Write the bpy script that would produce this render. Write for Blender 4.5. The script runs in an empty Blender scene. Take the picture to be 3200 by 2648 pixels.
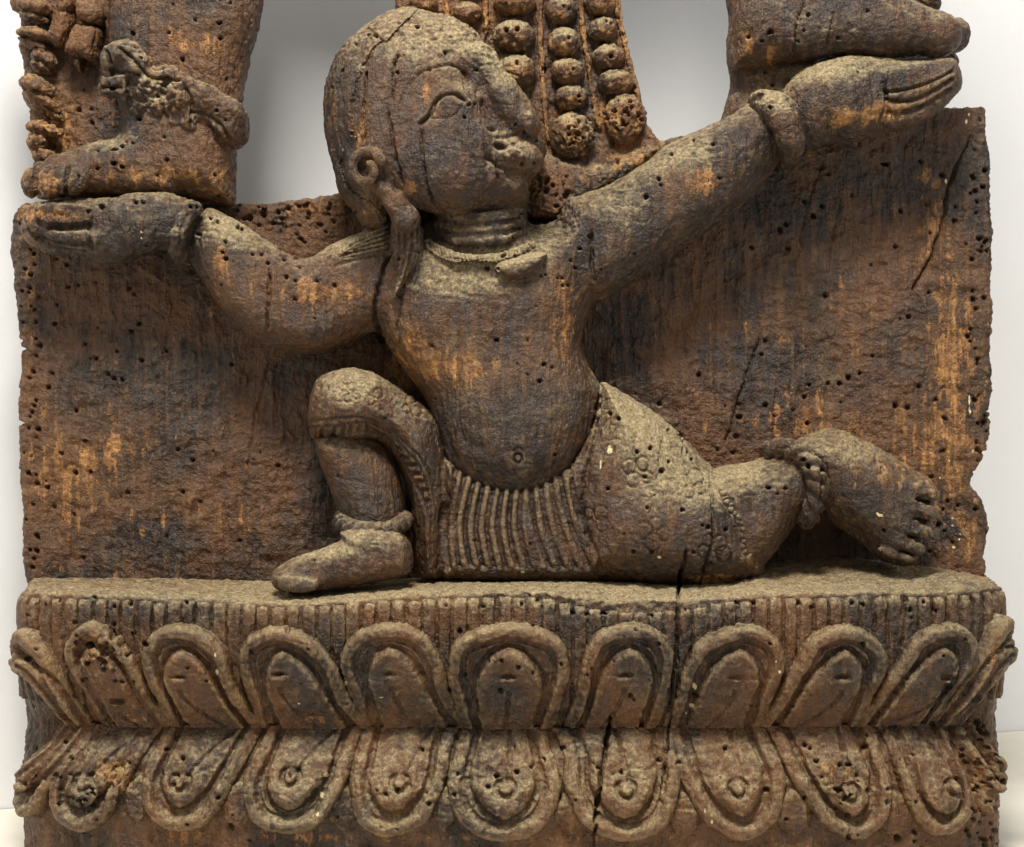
import bpy, math, random
import numpy as np
from mathutils import Vector
random.seed(7)
sc = bpy.context.scene
# ------------------------------------------------------------ scale, camera, light
S = 0.00025            # metres per unit: the work units below are 1/4 mm
D = 5200.0             # camera distance in work units from the face of the back panel
CX, CY = 1600.0, 1324.0
TABLE = 1300.0         # height of the camera axis above the table
cam_d = bpy.data.cameras.new('camera'); cam = bpy.data.objects.new('camera', cam_d)
sc.collection.objects.link(cam); sc.camera = cam
cam.location = (0, -D*S, TABLE*S); cam.rotation_euler = (math.radians(90), 0, 0)
cam_d.sensor_width = 36; cam_d.lens = 36*D/3200; cam_d.clip_end = 50; cam_d.clip_start = .01
w = bpy.data.worlds.new('World'); sc.world = w; w.use_nodes = True
w.node_tree.nodes['Background'].inputs[0].default_value = (.97, .98, 1, 1)
w.node_tree.nodes['Background'].inputs[1].default_value = .38
def lamp(name, loc, target, size, power, col, sy=None):
    l = bpy.data.lights.new(name, 'AREA'); l.size = size; l.energy = power; l.color = col
    if sy: l.shape = 'RECTANGLE'; l.size_y = sy
    o = bpy.data.objects.new(name, l); sc.collection.objects.link(o); o.location = loc
    o.rotation_euler = (Vector(target)-Vector(loc)).to_track_quat('-Z', 'Y').to_euler()
    return o
lamp('ceiling_softbox', (-.12, -1.15, 2.15), (0, 0, .3), .52, 78, (1, .965, .91), .45)
lamp('side_softbox_left', (-1.7, -.9, 1.2), (0, .1, .3), .8, 6, (1, .98, .95))
lamp('side_softbox_right', (1.7, -.8, 1.2), (0, .1, .3), .8, 6, (.95, .98, 1))
sc.view_settings.view_transform = 'Standard'; sc.view_settings.look = 'None'
sc.view_settings.exposure = 0; sc.view_settings.gamma = 1

# ------------------------------------------------------------ numbers helpers
f32 = np.float32
def P3(px, py, d):
    k = (D-d)/D
    return (CX+(px-CX)*k, CY+(py-CY)*k, d)
def spline(pts, closed=True, n=8):
    p = np.array(pts, float); m = len(p); out = []
    rng = range(m) if closed else range(m-1)
    for i in rng:
        if closed: a, b, c, e = p[i-1], p[i], p[(i+1) % m], p[(i+2) % m]
        else: a, b, c, e = p[max(i-1, 0)], p[i], p[i+1], p[min(i+2, m-1)]
        for t in np.arange(n)/n:
            out.append(.5*((2*b)+(c-a)*t+(2*a-5*b+4*c-e)*t*t+(3*b-a-3*c+e)*t**3))
    if not closed: out.append(p[-1])
    return np.array(out)
def seg_dist(X, Y, ax, ay, bx, by):
    vx, vy = bx-ax, by-ay; L = vx*vx+vy*vy+1e-9
    t = np.clip(((X-ax)*vx+(Y-ay)*vy)/L, 0, 1)
    return np.sqrt((X-ax-t*vx)**2+(Y-ay-t*vy)**2), t
def poly_sdf(poly, X, Y):
    d = np.full(X.shape, 1e9, f32); ins = np.zeros(X.shape, bool); n = len(poly)
    for i in range(n):
        ax, ay = poly[i]; bx, by = poly[(i+1) % n]
        if abs(ax-bx)+abs(ay-by) < 1e-6: continue
        q, _ = seg_dist(X, Y, ax, ay, bx, by); np.minimum(d, q, out=d)
        if ay != by:
            c = ((ay > Y) != (by > Y)) & (X < (bx-ax)*(Y-ay)/(by-ay)+ax); ins ^= c
    return np.where(ins, -d, d)
def hsh(ix, iy, iz, seed):
    with np.errstate(over='ignore'):
        h = (ix.astype(np.uint32)*np.uint32(374761393)+iy.astype(np.uint32)*np.uint32(668265263)
             + iz.astype(np.uint32)*np.uint32(2147483647)+np.uint32(seed*1274126177 & 0xffffffff))
        h = (h ^ (h >> np.uint32(13)))*np.uint32(1274126177)
        h = h ^ (h >> np.uint32(16)); h = h*np.uint32(2246822519); h = h ^ (h >> np.uint32(15))
    return (h & np.uint32(0xffffff)).astype(f32)/f32(0xffffff)
def vnoise(P, seed=0):
    i = np.floor(P); f = (P-i).astype(f32); i = i.astype(np.int64)+100000
    f = f*f*(3-2*f); r = np.zeros(len(P), f32)
    for a in (0, 1):
        wa = f[:, 0] if a else 1-f[:, 0]
        for b in (0, 1):
            wb = wa*(f[:, 1] if b else 1-f[:, 1])
            for c in (0, 1):
                r += wb*(f[:, 2] if c else 1-f[:, 2])*hsh(i[:, 0]+a, i[:, 1]+b, i[:, 2]+c, seed)
    return r*2-1
ROT = np.array([[.36, .48, -.8], [-.8, .6, 0], [.48, .64, .6]])
def fbm(P, scale, oct=3, seed=0, aniso=(1, 1, 1)):
    if aniso == (1, 1, 1): Q = (P@ROT)/scale
    else: Q = (P+np.stack([np.sin(P[:, 1]/61.+P[:, 2]/47.)*7+np.sin(P[:, 1]/23.)*2.5, P[:, 0]*0, P[:, 0]*0], 1))*(np.array(aniso)/scale)
    r = 0; a = 1; s = 0
    for o in range(oct):
        r = r+a*vnoise(Q*(2**o)+o*17.3, seed+o); s += a; a *= .5
    return r/s
def sstep(a, b, x):
    t = np.clip((x-a)/(b-a), 0, 1); return t*t*(3-2*t)

# ------------------------------------------------------------ implicit field -> mesh
class Field:
    def __init__(s, x0, x1, y0, y1, z0, z1, h=4.):
        s.h = h; s.o = np.array([x0, y0, z0], float)
        s.x = np.arange(x0, x1, h, dtype=f32); s.y = np.arange(y0, y1, h, dtype=f32); s.z = np.arange(z0, z1, h, dtype=f32)
        s.F = np.full((len(s.x), len(s.y), len(s.z)), 40, f32); s.zcut = None
    def box(s, x0, x1, y0, y1, z0, z1):
        r = []
        for ax, a, b in ((s.x, x0, x1), (s.y, y0, y1), (s.z, z0, z1)):
            r.append(slice(int(np.searchsorted(ax, a)), int(np.searchsorted(ax, b))))
        return tuple(r)
    def merge(s, sl, f, k, cut):
        G = s.F[sl]
        if G.size == 0: return
        if cut:
            f = -f
            h = np.clip(.5-.5*(f-G)/k*-1, 0, 1) if False else np.clip(.5+.5*(f-G)/k, 0, 1)
            s.F[sl] = G*(1-h)+f*h+k*h*(1-h)
        else:
            h = np.clip(.5+.5*(G-f)/k, 0, 1)
            s.F[sl] = G*(1-h)+f*h-k*h*(1-h)
    def infl(s, pts, d0, R, Tf, Tb=None, k=14, cut=False, n=8, raw=False, tilt=None, p=2.):
        """solid with this outline, rounded over R from its edge, Tf thick in front of d0 and Tb behind"""
        Tb = Tf if Tb is None else Tb
        kk = (D-d0)/D
        poly = np.array(pts, float); poly = poly if raw else spline(poly, True, n)
        poly = np.stack([CX+(poly[:, 0]-CX)*kk, CY+(poly[:, 1]-CY)*kk], 1)
        m = 30+k
        sl = s.box(poly[:, 0].min()-m, poly[:, 0].max()+m, poly[:, 1].min()-m, poly[:, 1].max()+m, d0-Tb-m-abs((tilt or [0])[0]), d0+Tf+m+abs((tilt or [0])[0]))
        X, Y = np.meshgrid(s.x[sl[0]], s.y[sl[1]], indexing='ij'); z = s.z[sl[2]]
        q = poly_sdf(poly, X, Y); u = np.clip(1+q/R, 0, None).astype(f32)
        if tilt is None:
            v = ((z-d0)/np.where(z > d0, Tf, Tb)).astype(f32)[None, None, :]
        else:   # tilt: (amount, ax, ay, bx, by) - depth shift from point a to point b
            am, ax, ay, bx, by = tilt; vx, vy = bx-ax, by-ay
            t = np.clip(((X-ax)*vx+(Y-ay)*vy)/(vx*vx+vy*vy), 0, 1)*am
            zz = z[None, None, :]-d0-t[:, :, None].astype(f32); v = zz/np.where(zz > 0, Tf, Tb).astype(f32)
        f = (np.sqrt(u[:, :, None]**2+v*v)-1)*min(R, Tf)
        s.merge(sl, f.astype(f32), k, cut)
    def ell(s, c, r, ang=0, k=14, cut=False, img=True):
        if img: c = P3(*c)
        m = max(r)+k+16
        sl = s.box(c[0]-m, c[0]+m, c[1]-m, c[1]+m, c[2]-r[2]-k-16, c[2]+r[2]+k+16)
        X = s.x[sl[0]][:, None, None]-c[0]; Y = s.y[sl[1]][None, :, None]-c[1]; Z = s.z[sl[2]][None, None, :]-c[2]
        ca, sa = math.cos(math.radians(ang)), math.sin(math.radians(ang))
        A = (X*ca+Y*sa)/r[0]; B = (-X*sa+Y*ca)/r[1]
        f = (np.sqrt(A*A+B*B+(Z/r[2])**2)-1)*min(r)
        s.merge(sl, f.astype(f32), k, cut)
    def caps(s, pts, k=14, cut=False):
        """tapered limb through (px,py,d,r)"""
        for a, b in zip(pts[:-1], pts[1:]):
            pa, pb = np.array(P3(*a[:3])), np.array(P3(*b[:3])); ra, rb = a[3], b[3]; m = max(ra, rb)+k+12
            lo, hi = np.minimum(pa, pb)-m, np.maximum(pa, pb)+m
            sl = s.box(lo[0], hi[0], lo[1], hi[1], lo[2], hi[2])
            X = s.x[sl[0]][:, None, None]; Y = s.y[sl[1]][None, :, None]; Z = s.z[sl[2]][None, None, :]
            v = pb-pa; t = np.clip(((X-pa[0])*v[0]+(Y-pa[1])*v[1]+(Z-pa[2])*v[2])/(v@v+1e-6), 0, 1)
            f = np.sqrt((X-pa[0]-t*v[0])**2+(Y-pa[1]-t*v[1])**2+(Z-pa[2]-t*v[2])**2)-(ra+(rb-ra)*t)
            s.merge(sl, f.astype(f32), k, cut)
    def mesh(s):
        F = s.F; F[0] = F[-1] = 40; F[:, 0] = 40; F[:, -1] = 40; F[:, :, 0] = 40; F[:, :, -1] = 40
        I = F < 0
        c = np.zeros(tuple(n-1 for n in F.shape), np.uint8)
        for a in (0, 1):
            for b in (0, 1):
                for e in (0, 1): c += I[a:I.shape[0]-1+a, b:I.shape[1]-1+b, e:I.shape[2]-1+e]
        act = (c > 0) & (c < 8); ix = np.argwhere(act)
        ids = np.full(act.shape, -1, np.int32); ids[act] = np.arange(len(ix))
        cor = [(a, b, e) for a in (0, 1) for b in (0, 1) for e in (0, 1)]
        val = [F[ix[:, 0]+a, ix[:, 1]+b, ix[:, 2]+e] for a, b, e in cor]
        acc = np.zeros((len(ix), 3)); cnt = np.zeros(len(ix))
        for i, p in enumerate(cor):
            for j, q in enumerate(cor):
                if j > i and sum(abs(p[m]-q[m]) for m in range(3)) == 1:
                    cr = (val[i] < 0) != (val[j] < 0)
                    t = np.where(cr, val[i]/np.where(cr, val[i]-val[j], 1), 0)
                    for m in range(3): acc[:, m] += np.where(cr, p[m]+(q[m]-p[m])*t, 0)
                    cnt += cr
        V = s.o+(ix+acc/cnt[:, None])*s.h
        Q = []
        for ax in range(3):
            a, b = [m for m in range(3) if m != ax]
            sl1 = [slice(1, -1)]*3; sl2 = [slice(1, -1)]*3
            sl1[ax] = slice(0, -1); sl2[ax] = slice(1, None)
            A = I[tuple(sl1)]; B = I[tuple(sl2)]
            e = np.argwhere(A != B); 
            st = A[tuple(e.T)]
            e = e.copy(); e[:, a] += 1; e[:, b] += 1
            def cell(da, db):
                g = e.copy(); g[:, a] += da; g[:, b] += db; return ids[tuple(g.T)]
            q = np.stack([cell(-1, -1), cell(0, -1), cell(0, 0), cell(-1, 0)], 1)
            flip = ~st if ax != 1 else st
            q[flip] = q[flip][:, ::-1]
            Q.append(q)
        Q = np.concatenate(Q); Q = Q[(Q >= 0).all(1)]
        if s.zcut is not None: Q = Q[(V[Q][:, :, 2] > s.zcut).any(1)]; V, Q = compact(V, Q)
        s.F = None
        return V, Q
def normals(V, Q):
    a = V[Q[:, 2]]-V[Q[:, 0]]; b = V[Q[:, 3]]-V[Q[:, 1]]
    n = np.cross(a, b); N = np.zeros_like(V)
    for j in range(4):
        for m in range(3): N[:, m] += np.bincount(Q[:, j], n[:, m], len(V))
    return N/(np.linalg.norm(N, axis=1)[:, None]+1e-9)
def relax(V, Q, it=1, lam=.5):
    for _ in range(it):
        A = np.zeros_like(V); c = np.zeros(len(V))
        for j in range(4):
            for o in (1, 3):
                c += np.bincount(Q[:, j], minlength=len(V))
                for m in range(3): A[:, m] += np.bincount(Q[:, j], V[Q[:, (j+o) % 4], m], len(V))
        V = V*(1-lam)+lam*A/np.maximum(c, 1)[:, None]
    return V

# ------------------------------------------------------------ marks found on the wood (read off the photograph)
HOLES = []
def holes(ox, oy, k, lst):
    for h in lst:
        r = (h[2] if len(h) > 2 else 10)/k
        HOLES.append((ox+h[0]/k, oy+h[1]/k, max(4.2, r*.98), h[3] if len(h) > 3 else 1.))
holes(0, 0, 2.1, [(868,220,14),(1440,152,20,.5),(1448,250,14),(1195,385,15),(1110,215),(1515,20),(1075,900,13),(1095,1050,14),(745,1072,19,.7),(802,1097,13),(640,1105,13),(518,1152,12),(800,960,13,.6),(870,940,13,.6),(748,980,24,.35),(600,715,12),(600,805,14),(515,720,15),(350,965,14),(285,945,11),(663,1355,18),(890,1325,13),(940,1325,12),(1245,1355,14),(1295,1362,12),(580,1390,16),(1480,790),(1420,730,12),(905,780,18,.7),(1035,630),(825,930,9),(1490,520,10),(1410,1150),(1030,1150),(1430,1295)])
holes(0, 500, 2.1, [(1480,540,12),(1458,605,13),(1480,648,15),(1720,615,12),(1760,675,13),(1878,765,14),(1935,795,10),(1940,915,12),(2078,795,12),(1450,825,8),(368,648,11),(225,685,12),(440,683,12),(165,718,12),(447,832,14),(512,822,11),(190,840,14),(140,858,12),(370,950,12),(222,985,14),(145,1066,12),(230,1062,12),(357,1075,14),(847,840,12),(878,878,12),(628,805,9),(908,1077,13),(858,1124,13),(640,1105,10),(768,1255,13),(623,1300,14),(928,1315,14),(1088,1258,14),(1520,1342,16,.7),(555,1210,11),(245,1215,10),(710,1412,12),(744,1438,14),(797,1444,14),(338,1400,12),(188,1430,11),(315,1493,15),(235,1580,13),(497,1647,14),(1428,408,11),(1383,382,10),(1568,440,15),(1290,485,13),(1870,655,12),(1965,432,9),(1640,380,16),(1720,360,18),(1890,310,18),(1960,300,15),(2010,296,14)])
holes(0, 0, .65625, [(175,905,4),(125,930,4),(155,970,4),(185,968,4),(365,922,4),(395,945,4.5),(262,1010,4),(97,1000,4.5),(375,1010,4.5),(410,1030,3.5),(490,1110,4.5),(570,955,4.5),(110,1040,4),(150,1055,4),(170,1145,4),(1693,607,5),(1865,650,5),(1740,775,5),(1515,830,4),(1660,790,4),(1790,730,4),(1985,690,5),(1905,600,4),(2000,820,5),(1940,860,4),(1570,700,4)])
holes(900, 600, 2.1, [(397,382,11),(727,443,12),(865,400,10),(1310,502,13),(1375,507,12),(1415,410,20),(1688,542,9),(1663,552,8),(1800,567,11),(1772,567,8),(1843,615,10),(1805,615,11),(1888,500,11),(1915,375,13),(1972,293,11),(1630,752,9),(1367,973,18,.6),(1682,1130,15),(1735,1152,10),(1655,1242,15),(1572,972,7),(305,613,14),(185,585,12),(45,578,11),(50,705,11),(75,492,9),(1480,305,9),(1855,335),(1858,452)])
holes(800, 1000, 2.1, [(1430,1448,10,1.4),(1965,885,12)])
holes(1700, 1100, 2.1, [(425,405,14),(484,438,13),(614,656,14),(700,632,14),(820,722,11),(775,784,16),(663,820,13),(418,900,13),(676,1026,12),(907,1040,15),(1042,1140,12),(1079,1150,15),(1198,1166,14),(587,1313,12),(707,1320,13),(985,1320,12),(1097,1398,14),(1477,890,17,.7),(1586,898,13),(1535,934,10),(1700,712,20,.8),(1733,750,17),(755,345,15),(1017,150,15),(1190,353,9),(1280,425,22,.7),(1455,350,17),(1517,420,11),(1638,382,12),(1262,555,16),(1242,665,13),(1712,298,13),(1867,208,13),(1940,210,15),(1730,468,14),(2073,140,14),(1430,16,13),(1142,647,10),(818,512,9),(1250,1145,9),(890,548,8),(945,655,8),(973,705,8)])
holes(2200, 1200, 2.1, [(1527,100,14),(1262,145,18),(1338,157,13),(1572,222,14),(1798,260,13),(1575,437,13),(1552,447,10),(1493,613,13),(1605,770,11),(1668,803,11),(1575,826,12),(1540,925,15),(1580,963,11),(1485,1100,12),(1180,967,11),(1875,222,12),(1870,180,12),(1805,80,10),(1634,1040,9),(1412,15,13),(1455,648,8),(1163,550,7)])
holes(2200, 1200, 2.1, [(213,1437,12),(323,1440,11),(622,1442,13),(707,1467,13),(973,1440,17),(1043,1455,15),(1330,1420,12),(1445,1430,16),(1355,1487,17),(1517,1487,15),(1365,1533,9)])
holes(2200, 0, 2.1, [(685,100,16,1.5),(1072,70,11),(882,252,13),(617,272,10),(385,275,11),(288,245,12),(403,475,10),(433,708,12),(63,948,12),(1690,693,14),(1423,1062,12),(1567,1150,15),(1762,1158,12),(1748,1270,12),(1795,1322,11),(1652,1357,13),(1645,1450,14),(1462,1342,13),(1292,1385,16,1.5),(972,1280,13),(775,1352,16),(660,1325,14),(717,1417,18),(497,1510,17),(540,1470,14),(818,1143,13),(1190,1078,26,.4),(1483,1530,11),(1258,1620,16,1.5),(1723,1602,11),(1810,1565,22,.6),(315,1625,13),(555,1630,14),(455,560,13),(440,210,18,1.3),(430,220,14)])
holes(900, 0, 2.1, [(852,173,13),(578,238,15),(528,230,11),(1033,347,14),(718,478,13),(352,462,13),(1187,687,13),(1160,770,12),(1490,822,11),(1535,1090,13),(1617,1075,8),(1637,927,11),(1550,880,11),(1232,462,10),(288,575,10),(1693,1248,14),(1833,1270,16),(440,285,10),(805,30,10),(330,1045,14,1.5)])
holes(1500, 0, 2.625, [(210,245,22),(310,232,22),(300,510,18),(692,52,15),(1078,462,22),(732,310,16,1.6),(770,565,16,1.5),(820,787,18),(826,838,16),(520,570,26),(740,68,12),(215,28,12),(1040,170,12),(1078,190,12),(1258,870,18,1.3),(1088,905,24,.8),(1215,910,20,.7),(1310,940,24),(1018,935,16),(1335,985,16),(820,985,18),(885,1005,16),(725,1045,18),(770,1180,18),(840,1170,16),(1120,1315,20),(1915,1188,16),(1463,1467,16),(1485,1517,14),(715,1588,20),(545,1560,16),(480,1460,16),(1363,1615,20),(1012,1465,14),(1750,1150,12),(1567,1265,14),(1130,150,16),(1170,280,16),(1265,720,16)])
holes(0, 1750, 1.935, [(567,225,15),(688,280,15),(793,265,18,.8),(1128,257,12),(452,380,12),(452,460,12),(805,445,12),(778,577,14),(742,740,11),(803,742,11),(693,733,9),(1740,425,14),(1523,560,14),(640,972,14),(397,1103,12),(431,1203,15),(333,1303,16),(370,1318,10),(420,1298,8),(530,1155,9),(218,1147,9),(210,1310,12),(267,1325,10),(775,1227,15),(703,1255,8),(1012,1148,13),(1100,1200,15),(1070,1305,11),(1050,1358,11),(1320,1443,18,.6),(1130,1606,12),(1397,1613,14),(585,1578,9),(550,1390,14),(1755,1297,18),(172,600,14),(215,540,12),(185,460,8),(178,335,8),(360,245,8),(273,270,9),(550,520,30,.4),(690,460,16),(740,510,14),(600,600,18,.6),(680,550,12),(630,660,14)])
holes(700, 1750, 1.935, [(1342,275,11),(1427,432,16),(1680,610,12),(1780,650,12),(1870,685,11),(1457,700,12),(1673,792,15),(1195,1147,14),(975,1418,14),(920,1397,8),(1050,1397,12),(1240,1478,14),(955,1617,10),(1042,1635,9),(1650,1308,17),(1770,1285,17),(1598,1373,14),(1418,1300,12),(1393,1423,15),(1752,1125,10),(1865,1255,11),(683,1563,11)])
holes(1500, 1750, 1.935, [(257,267,13),(350,245,13),(297,218,8),(503,193,9),(560,322,12),(645,330,9),(750,325,18,.5),(1036,335,11),(838,418,10),(942,425,11),(1083,513,13),(682,660,12),(648,698,10),(492,630,13),(908,825,15),(933,850,9),(1550,258,11),(1655,262,11),(1245,303,9),(1758,513,13),(1300,820,12),(497,1137,14),(383,1205,15),(712,1257,13),(860,1280,13),(808,1293,8),(1082,1210,14),(1203,1225,12),(1482,1138,14),(1732,1392,16),(575,1458,12),(1853,1572,12)])
holes(2200, 1750, 1.935, [(957,512,14),(1528,412,13),(1582,487,10),(1450,583,11),(1223,718,11),(1462,766,8),(610,1117,15),(643,1139,12),(680,1217,18,.9),(967,1130,17),(983,1057,11),(825,1237,13),(875,1240,12),(925,1300,14),(712,1313,9),(607,1443,13),(1115,1467,17),(1118,1388,13),(1267,1181,15),(1560,1152,12),(1562,1185,13),(1448,1177,8),(1283,1468,11),(375,1392,14),(498,1572,12),(872,1677,13),(1170,1682,20,.8),(1275,1648,14),(1633,1575,14),(1623,1505,10),(1683,1347,14),(1638,1310,10),(1595,1640,14),(1610,1670,12),(1273,1703,11)])
rr = random.Random(3)
for _ in range(120):     # smaller ones scattered
    HOLES.append((rr.uniform(60, 3130), rr.uniform(0, 2640), rr.uniform(2.8, 4.6), 1.))
for _ in range(38):      # worm eaten rims of the panel and the pedestal corner
    HOLES.append((rr.uniform(50, 130), rr.uniform(650, 1800), rr.uniform(4, 8), 1.)); HOLES.append((rr.uniform(3030, 3095), rr.uniform(320, 1800), rr.uniform(4, 8), 1.))
for _ in range(34): HOLES.append((rr.uniform(740, 1050), rr.uniform(632, 760), rr.uniform(4, 8), rr.uniform(.6, 1.3)))
for _ in range(40): HOLES.append((rr.uniform(3040, 3140), rr.uniform(2250, 2648), rr.uniform(4, 8), 1.))
for cx, cy, rx, ry, n in ((1945, 375, 45, 50, 16), (1810, 425, 35, 40, 14), (320, 2060, 70, 60, 14), (2660, 2480, 40, 45, 16), (260, 2500, 60, 50, 16), (1720, 590, 80, 50, 18), (250, 285, 180, 8, 4)):
    for _ in range(n): HOLES.append((cx+rr.gauss(0, rx*.6), cy+rr.gauss(0, ry*.6), rr.uniform(4, 9), rr.uniform(.6, 1.4)))
HARR = np.array(HOLES)

CRACKS = []   # (points px, half width, depth)
def crack(ox, oy, k, pts, wd=3., dp=16):
    CRACKS.append((np.array([(ox+x/k, oy+y/k) for x, y in pts]), wd, dp))
crack(2200, 0, 2.1, [(1770,840),(1730,960),(1680,1060),(1620,1200),(1590,1320),(1570,1460),(1530,1570),(1490,1680),(1400,1850),(1330,1990)], 4, 20)
crack(2200, 0, 2.1, [(780,1050),(740,1180),(690,1320),(650,1480),(625,1680)], 2.4, 9)
crack(2200, 0, 2.1, [(900,1300),(860,1480),(830,1680)], 2, 7)
crack(1700, 1100, 2.1, [(1425,-130),(1385,0),(1330,150),(1270,330),(1220,500),(1160,660)], 2.6, 14)
crack(1500, 1750, 1.935, [(1230,0),(1205,120),(1195,210),(1198,300),(1190,560),(1165,800),(1145,950),(1125,1150),(1110,1320),(1090,1470)], 4.5, 34)
crack(1500, 1750, 1.935, [(785,940),(780,1000),(770,1060),(745,1230),(720,1400),(705,1550),(685,1738)], 6.5, 45)
crack(1700, 1100, 2.1, [(1090,780),(1110,950),(1112,1080),(1100,1250),(1060,1400),(1020,1540)], 3.6, 18)
crack(1700, 1100, 2.1, [(935,1290),(915,1400),(880,1590)], 4, 22)
crack(1700, 1100, 2.1, [(790,500),(750,800),(710,980),(690,1100)], 2.2, 7)
crack(1700, 1100, 2.1, [(370,220),(360,400),(300,650),(260,850),(250,1050),(270,1200),(300,1350)], 5, 18)
crack(900, 600, 2.1, [(680,400),(640,470),(600,600),(575,720),(570,830),(600,940),(650,1040)], 6, 24)
crack(900, 600, 2.1, [(760,640),(725,780),(715,900),(730,1030)], 2.5, 9)
crack(900, 600, 2.1, [(1115,830),(1125,1100),(1110,1300),(1130,1500),(1150,1640)], 2., 6)
crack(900, 600, 2.1, [(1290,1400),(1290,1600)], 2, 5)
crack(900, 0, 2.1, [(655,710),(680,900),(720,1080),(760,1240)], 3.8, 17)
crack(900, 0, 2.1, [(720,340),(690,480),(683,700)], 3.8, 17)
crack(900, 0, 2.1, [(875,820),(875,980),(900,1130),(930,1280),(980,1390)], 3.8, 17)
crack(900, 0, 2.1, [(525,430),(500,620),(490,800),(500,960)], 4.5, 18)
crack(900, 0, 2.1, [(1370,1040),(1375,1120),(1390,1190)], 3, 10)
crack(0, 500, 2.1, [(1775,720),(1765,900),(1745,1160)], 4, 18)
crack(900, 600, 2.1, [(210,540),(205,680),(210,790)], 2.5, 7)
crack(900, 600, 2.1, [(1990,250),(1985,350),(2000,520),(2015,620)], 5.5, 18)
crack(2200, 0, 2.1, [(670,0),(620,120),(600,250),(590,370)], 3.4, 14)
crack(2200, 0, 2.1, [(860,60),(830,200),(800,340)], 2.6, 9)
crack(2200, 0, 2.1, [(1210,450),(1217,500),(1190,600),(1190,700),(1130,830)], 3.4, 9)
crack(0, 500, 2.1, [(1100,1100),(1080,1250),(1040,1400),(1010,1600),(1000,1900)], 2.4, 8)
crack(0, 500, 2.1, [(1780,1270),(1720,1500),(1680,1650),(1640,1900),(1600,2300)], 2.4, 8)
crack(0, 500, 2.1, [(1320,880),(1310,1150)], 1.8, 5)
crack(0, 500, 2.1, [(880,1100),(870,1250)], 1.8, 5)
crack(0, 500, 2.1, [(1868,290),(1862,400),(1855,510)], 3.5, 14)
crack(2200, 1200, 2.1, [(1590,0),(1530,80),(1460,170)], 2, 7)
crack(2200, 1200, 2.1, [(770,540),(780,640),(765,760)], 4, 12)
for x, y0, y1 in ((230, 1560, 1750), (640, 900, 1250), (2500, 1000, 1250), (2900, 900, 1300), (700, 60, 300), (560, 480, 600), (1990, 1350, 1480)):
    crack(0, 0, 1, [(x, y0), (x-8, (y0+y1)/2), (x-2, y1)], 2, 5)
# engraved lines and ridges: (name of part, points px, width, depth, +groove/-ridge)
GRV = []
def grv(part, pts, wd=5, dp=6, ox=0, oy=0, k=1., sm=True):
    p = np.array([(ox+x/k, oy+y/k) for x, y in pts], float)
    GRV.append((part, spline(p, False, 5) if sm and len(p) > 2 else p, wd, dp))
# blobs (cx,cy,rx,ry,strength) : bare orange wood / dust / worm-eaten crust
def ov(l): return [(a*1.5238, b*1.5238, c*1.5238, d*1.5238, e) for a, b, c, d, e in l]
WEAR = ov([(900,760,140,50,.8),(840,700,60,70,.7),(1150,640,50,110,.7),(1060,730,120,60,.45),(650,600,100,32,1),(720,600,40,30,.6),(450,560,28,90,.8),(520,580,30,60,.6),
 (110,440,60,18,1.4),(430,395,30,12,.9),(140,980,110,130,.75),(280,900,80,60,.5),(420,1050,160,60,.35),(1960,760,60,330,.7),(1830,950,160,110,.6),(1600,860,170,60,.5),(1900,450,60,100,.4),(1700,700,150,120,.35),
 (430,90,45,40,.9),(560,150,50,60,.55),(350,80,60,30,.3),(400,360,160,22,.9),(110,255,40,70,.7),(90,60,30,30,.4),(1440,370,45,35,1),(1380,410,40,60,.45),(1540,90,18,40,1),(1580,110,14,26,1),(1750,240,80,28,1),(1840,225,60,22,.8),(1900,170,26,30,1),
 (1160,250,40,30,.6),(1250,250,40,40,.7),(1160,120,26,26,.7),(1060,135,26,20,.6),(1290,320,60,30,.8),(740,260,14,80,.8),(765,360,20,90,.9),(840,390,30,50,1),(1460,1190,60,18,.8),(1330,1230,60,40,.3),
 (200,1330,40,50,1),(230,1590,50,40,1),(1715,1590,40,40,.9),(570,1530,60,60,.2),(100,1360,30,60,.6),(2040,1330,15,50,.8),(1990,1120,20,100,.8),(2010,1600,20,60,.9),(60,560,18,300,.7),(640,430,80,30,.6),(880,190,20,60,.7),(680,240,16,60,.7),(1245,950,30,30,.4),(1040,1720,900,12,.6),(1400,1500,500,10,.4),(600,1480,400,12,.4),(450,1700,400,25,.4)])
DUST = ov([(900,90,170,70,.34),(1030,170,60,90,.3),(1060,330,50,60,.25),(950,575,130,45,.5),(1000,520,170,30,.4),(740,500,70,30,.35),(1320,860,80,110,.42),(1350,980,90,80,.25),(1500,990,110,60,.32),(1720,930,90,45,.4),(1300,450,90,60,.3),(1420,330,110,50,.3),(1580,200,50,40,.4),(1700,150,120,35,.35),(700,1120,120,35,.4),(720,820,70,60,.3),(300,480,170,30,.3),(470,470,60,50,.3),(300,160,60,60,.25),(250,290,110,30,.3),(340,215,80,50,.2),(1690,80,150,50,.25),(1180,100,80,60,.2),(1250,800,40,50,.25),(1220,250,60,120,.12),(1000,1620,1000,90,.24),(1200,1230,1100,45,.25),(1040,950,30,10,.0),(1000,380,130,90,.1),(780,420,60,100,-.1),(870,1130,60,80,-.1),(1050,1080,140,80,-.2),(1050,850,120,100,-.15),(800,970,80,60,-.2),(1800,620,250,250,-.3),(300,850,250,300,-.16),(1650,650,250,250,-.2)])
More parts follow.
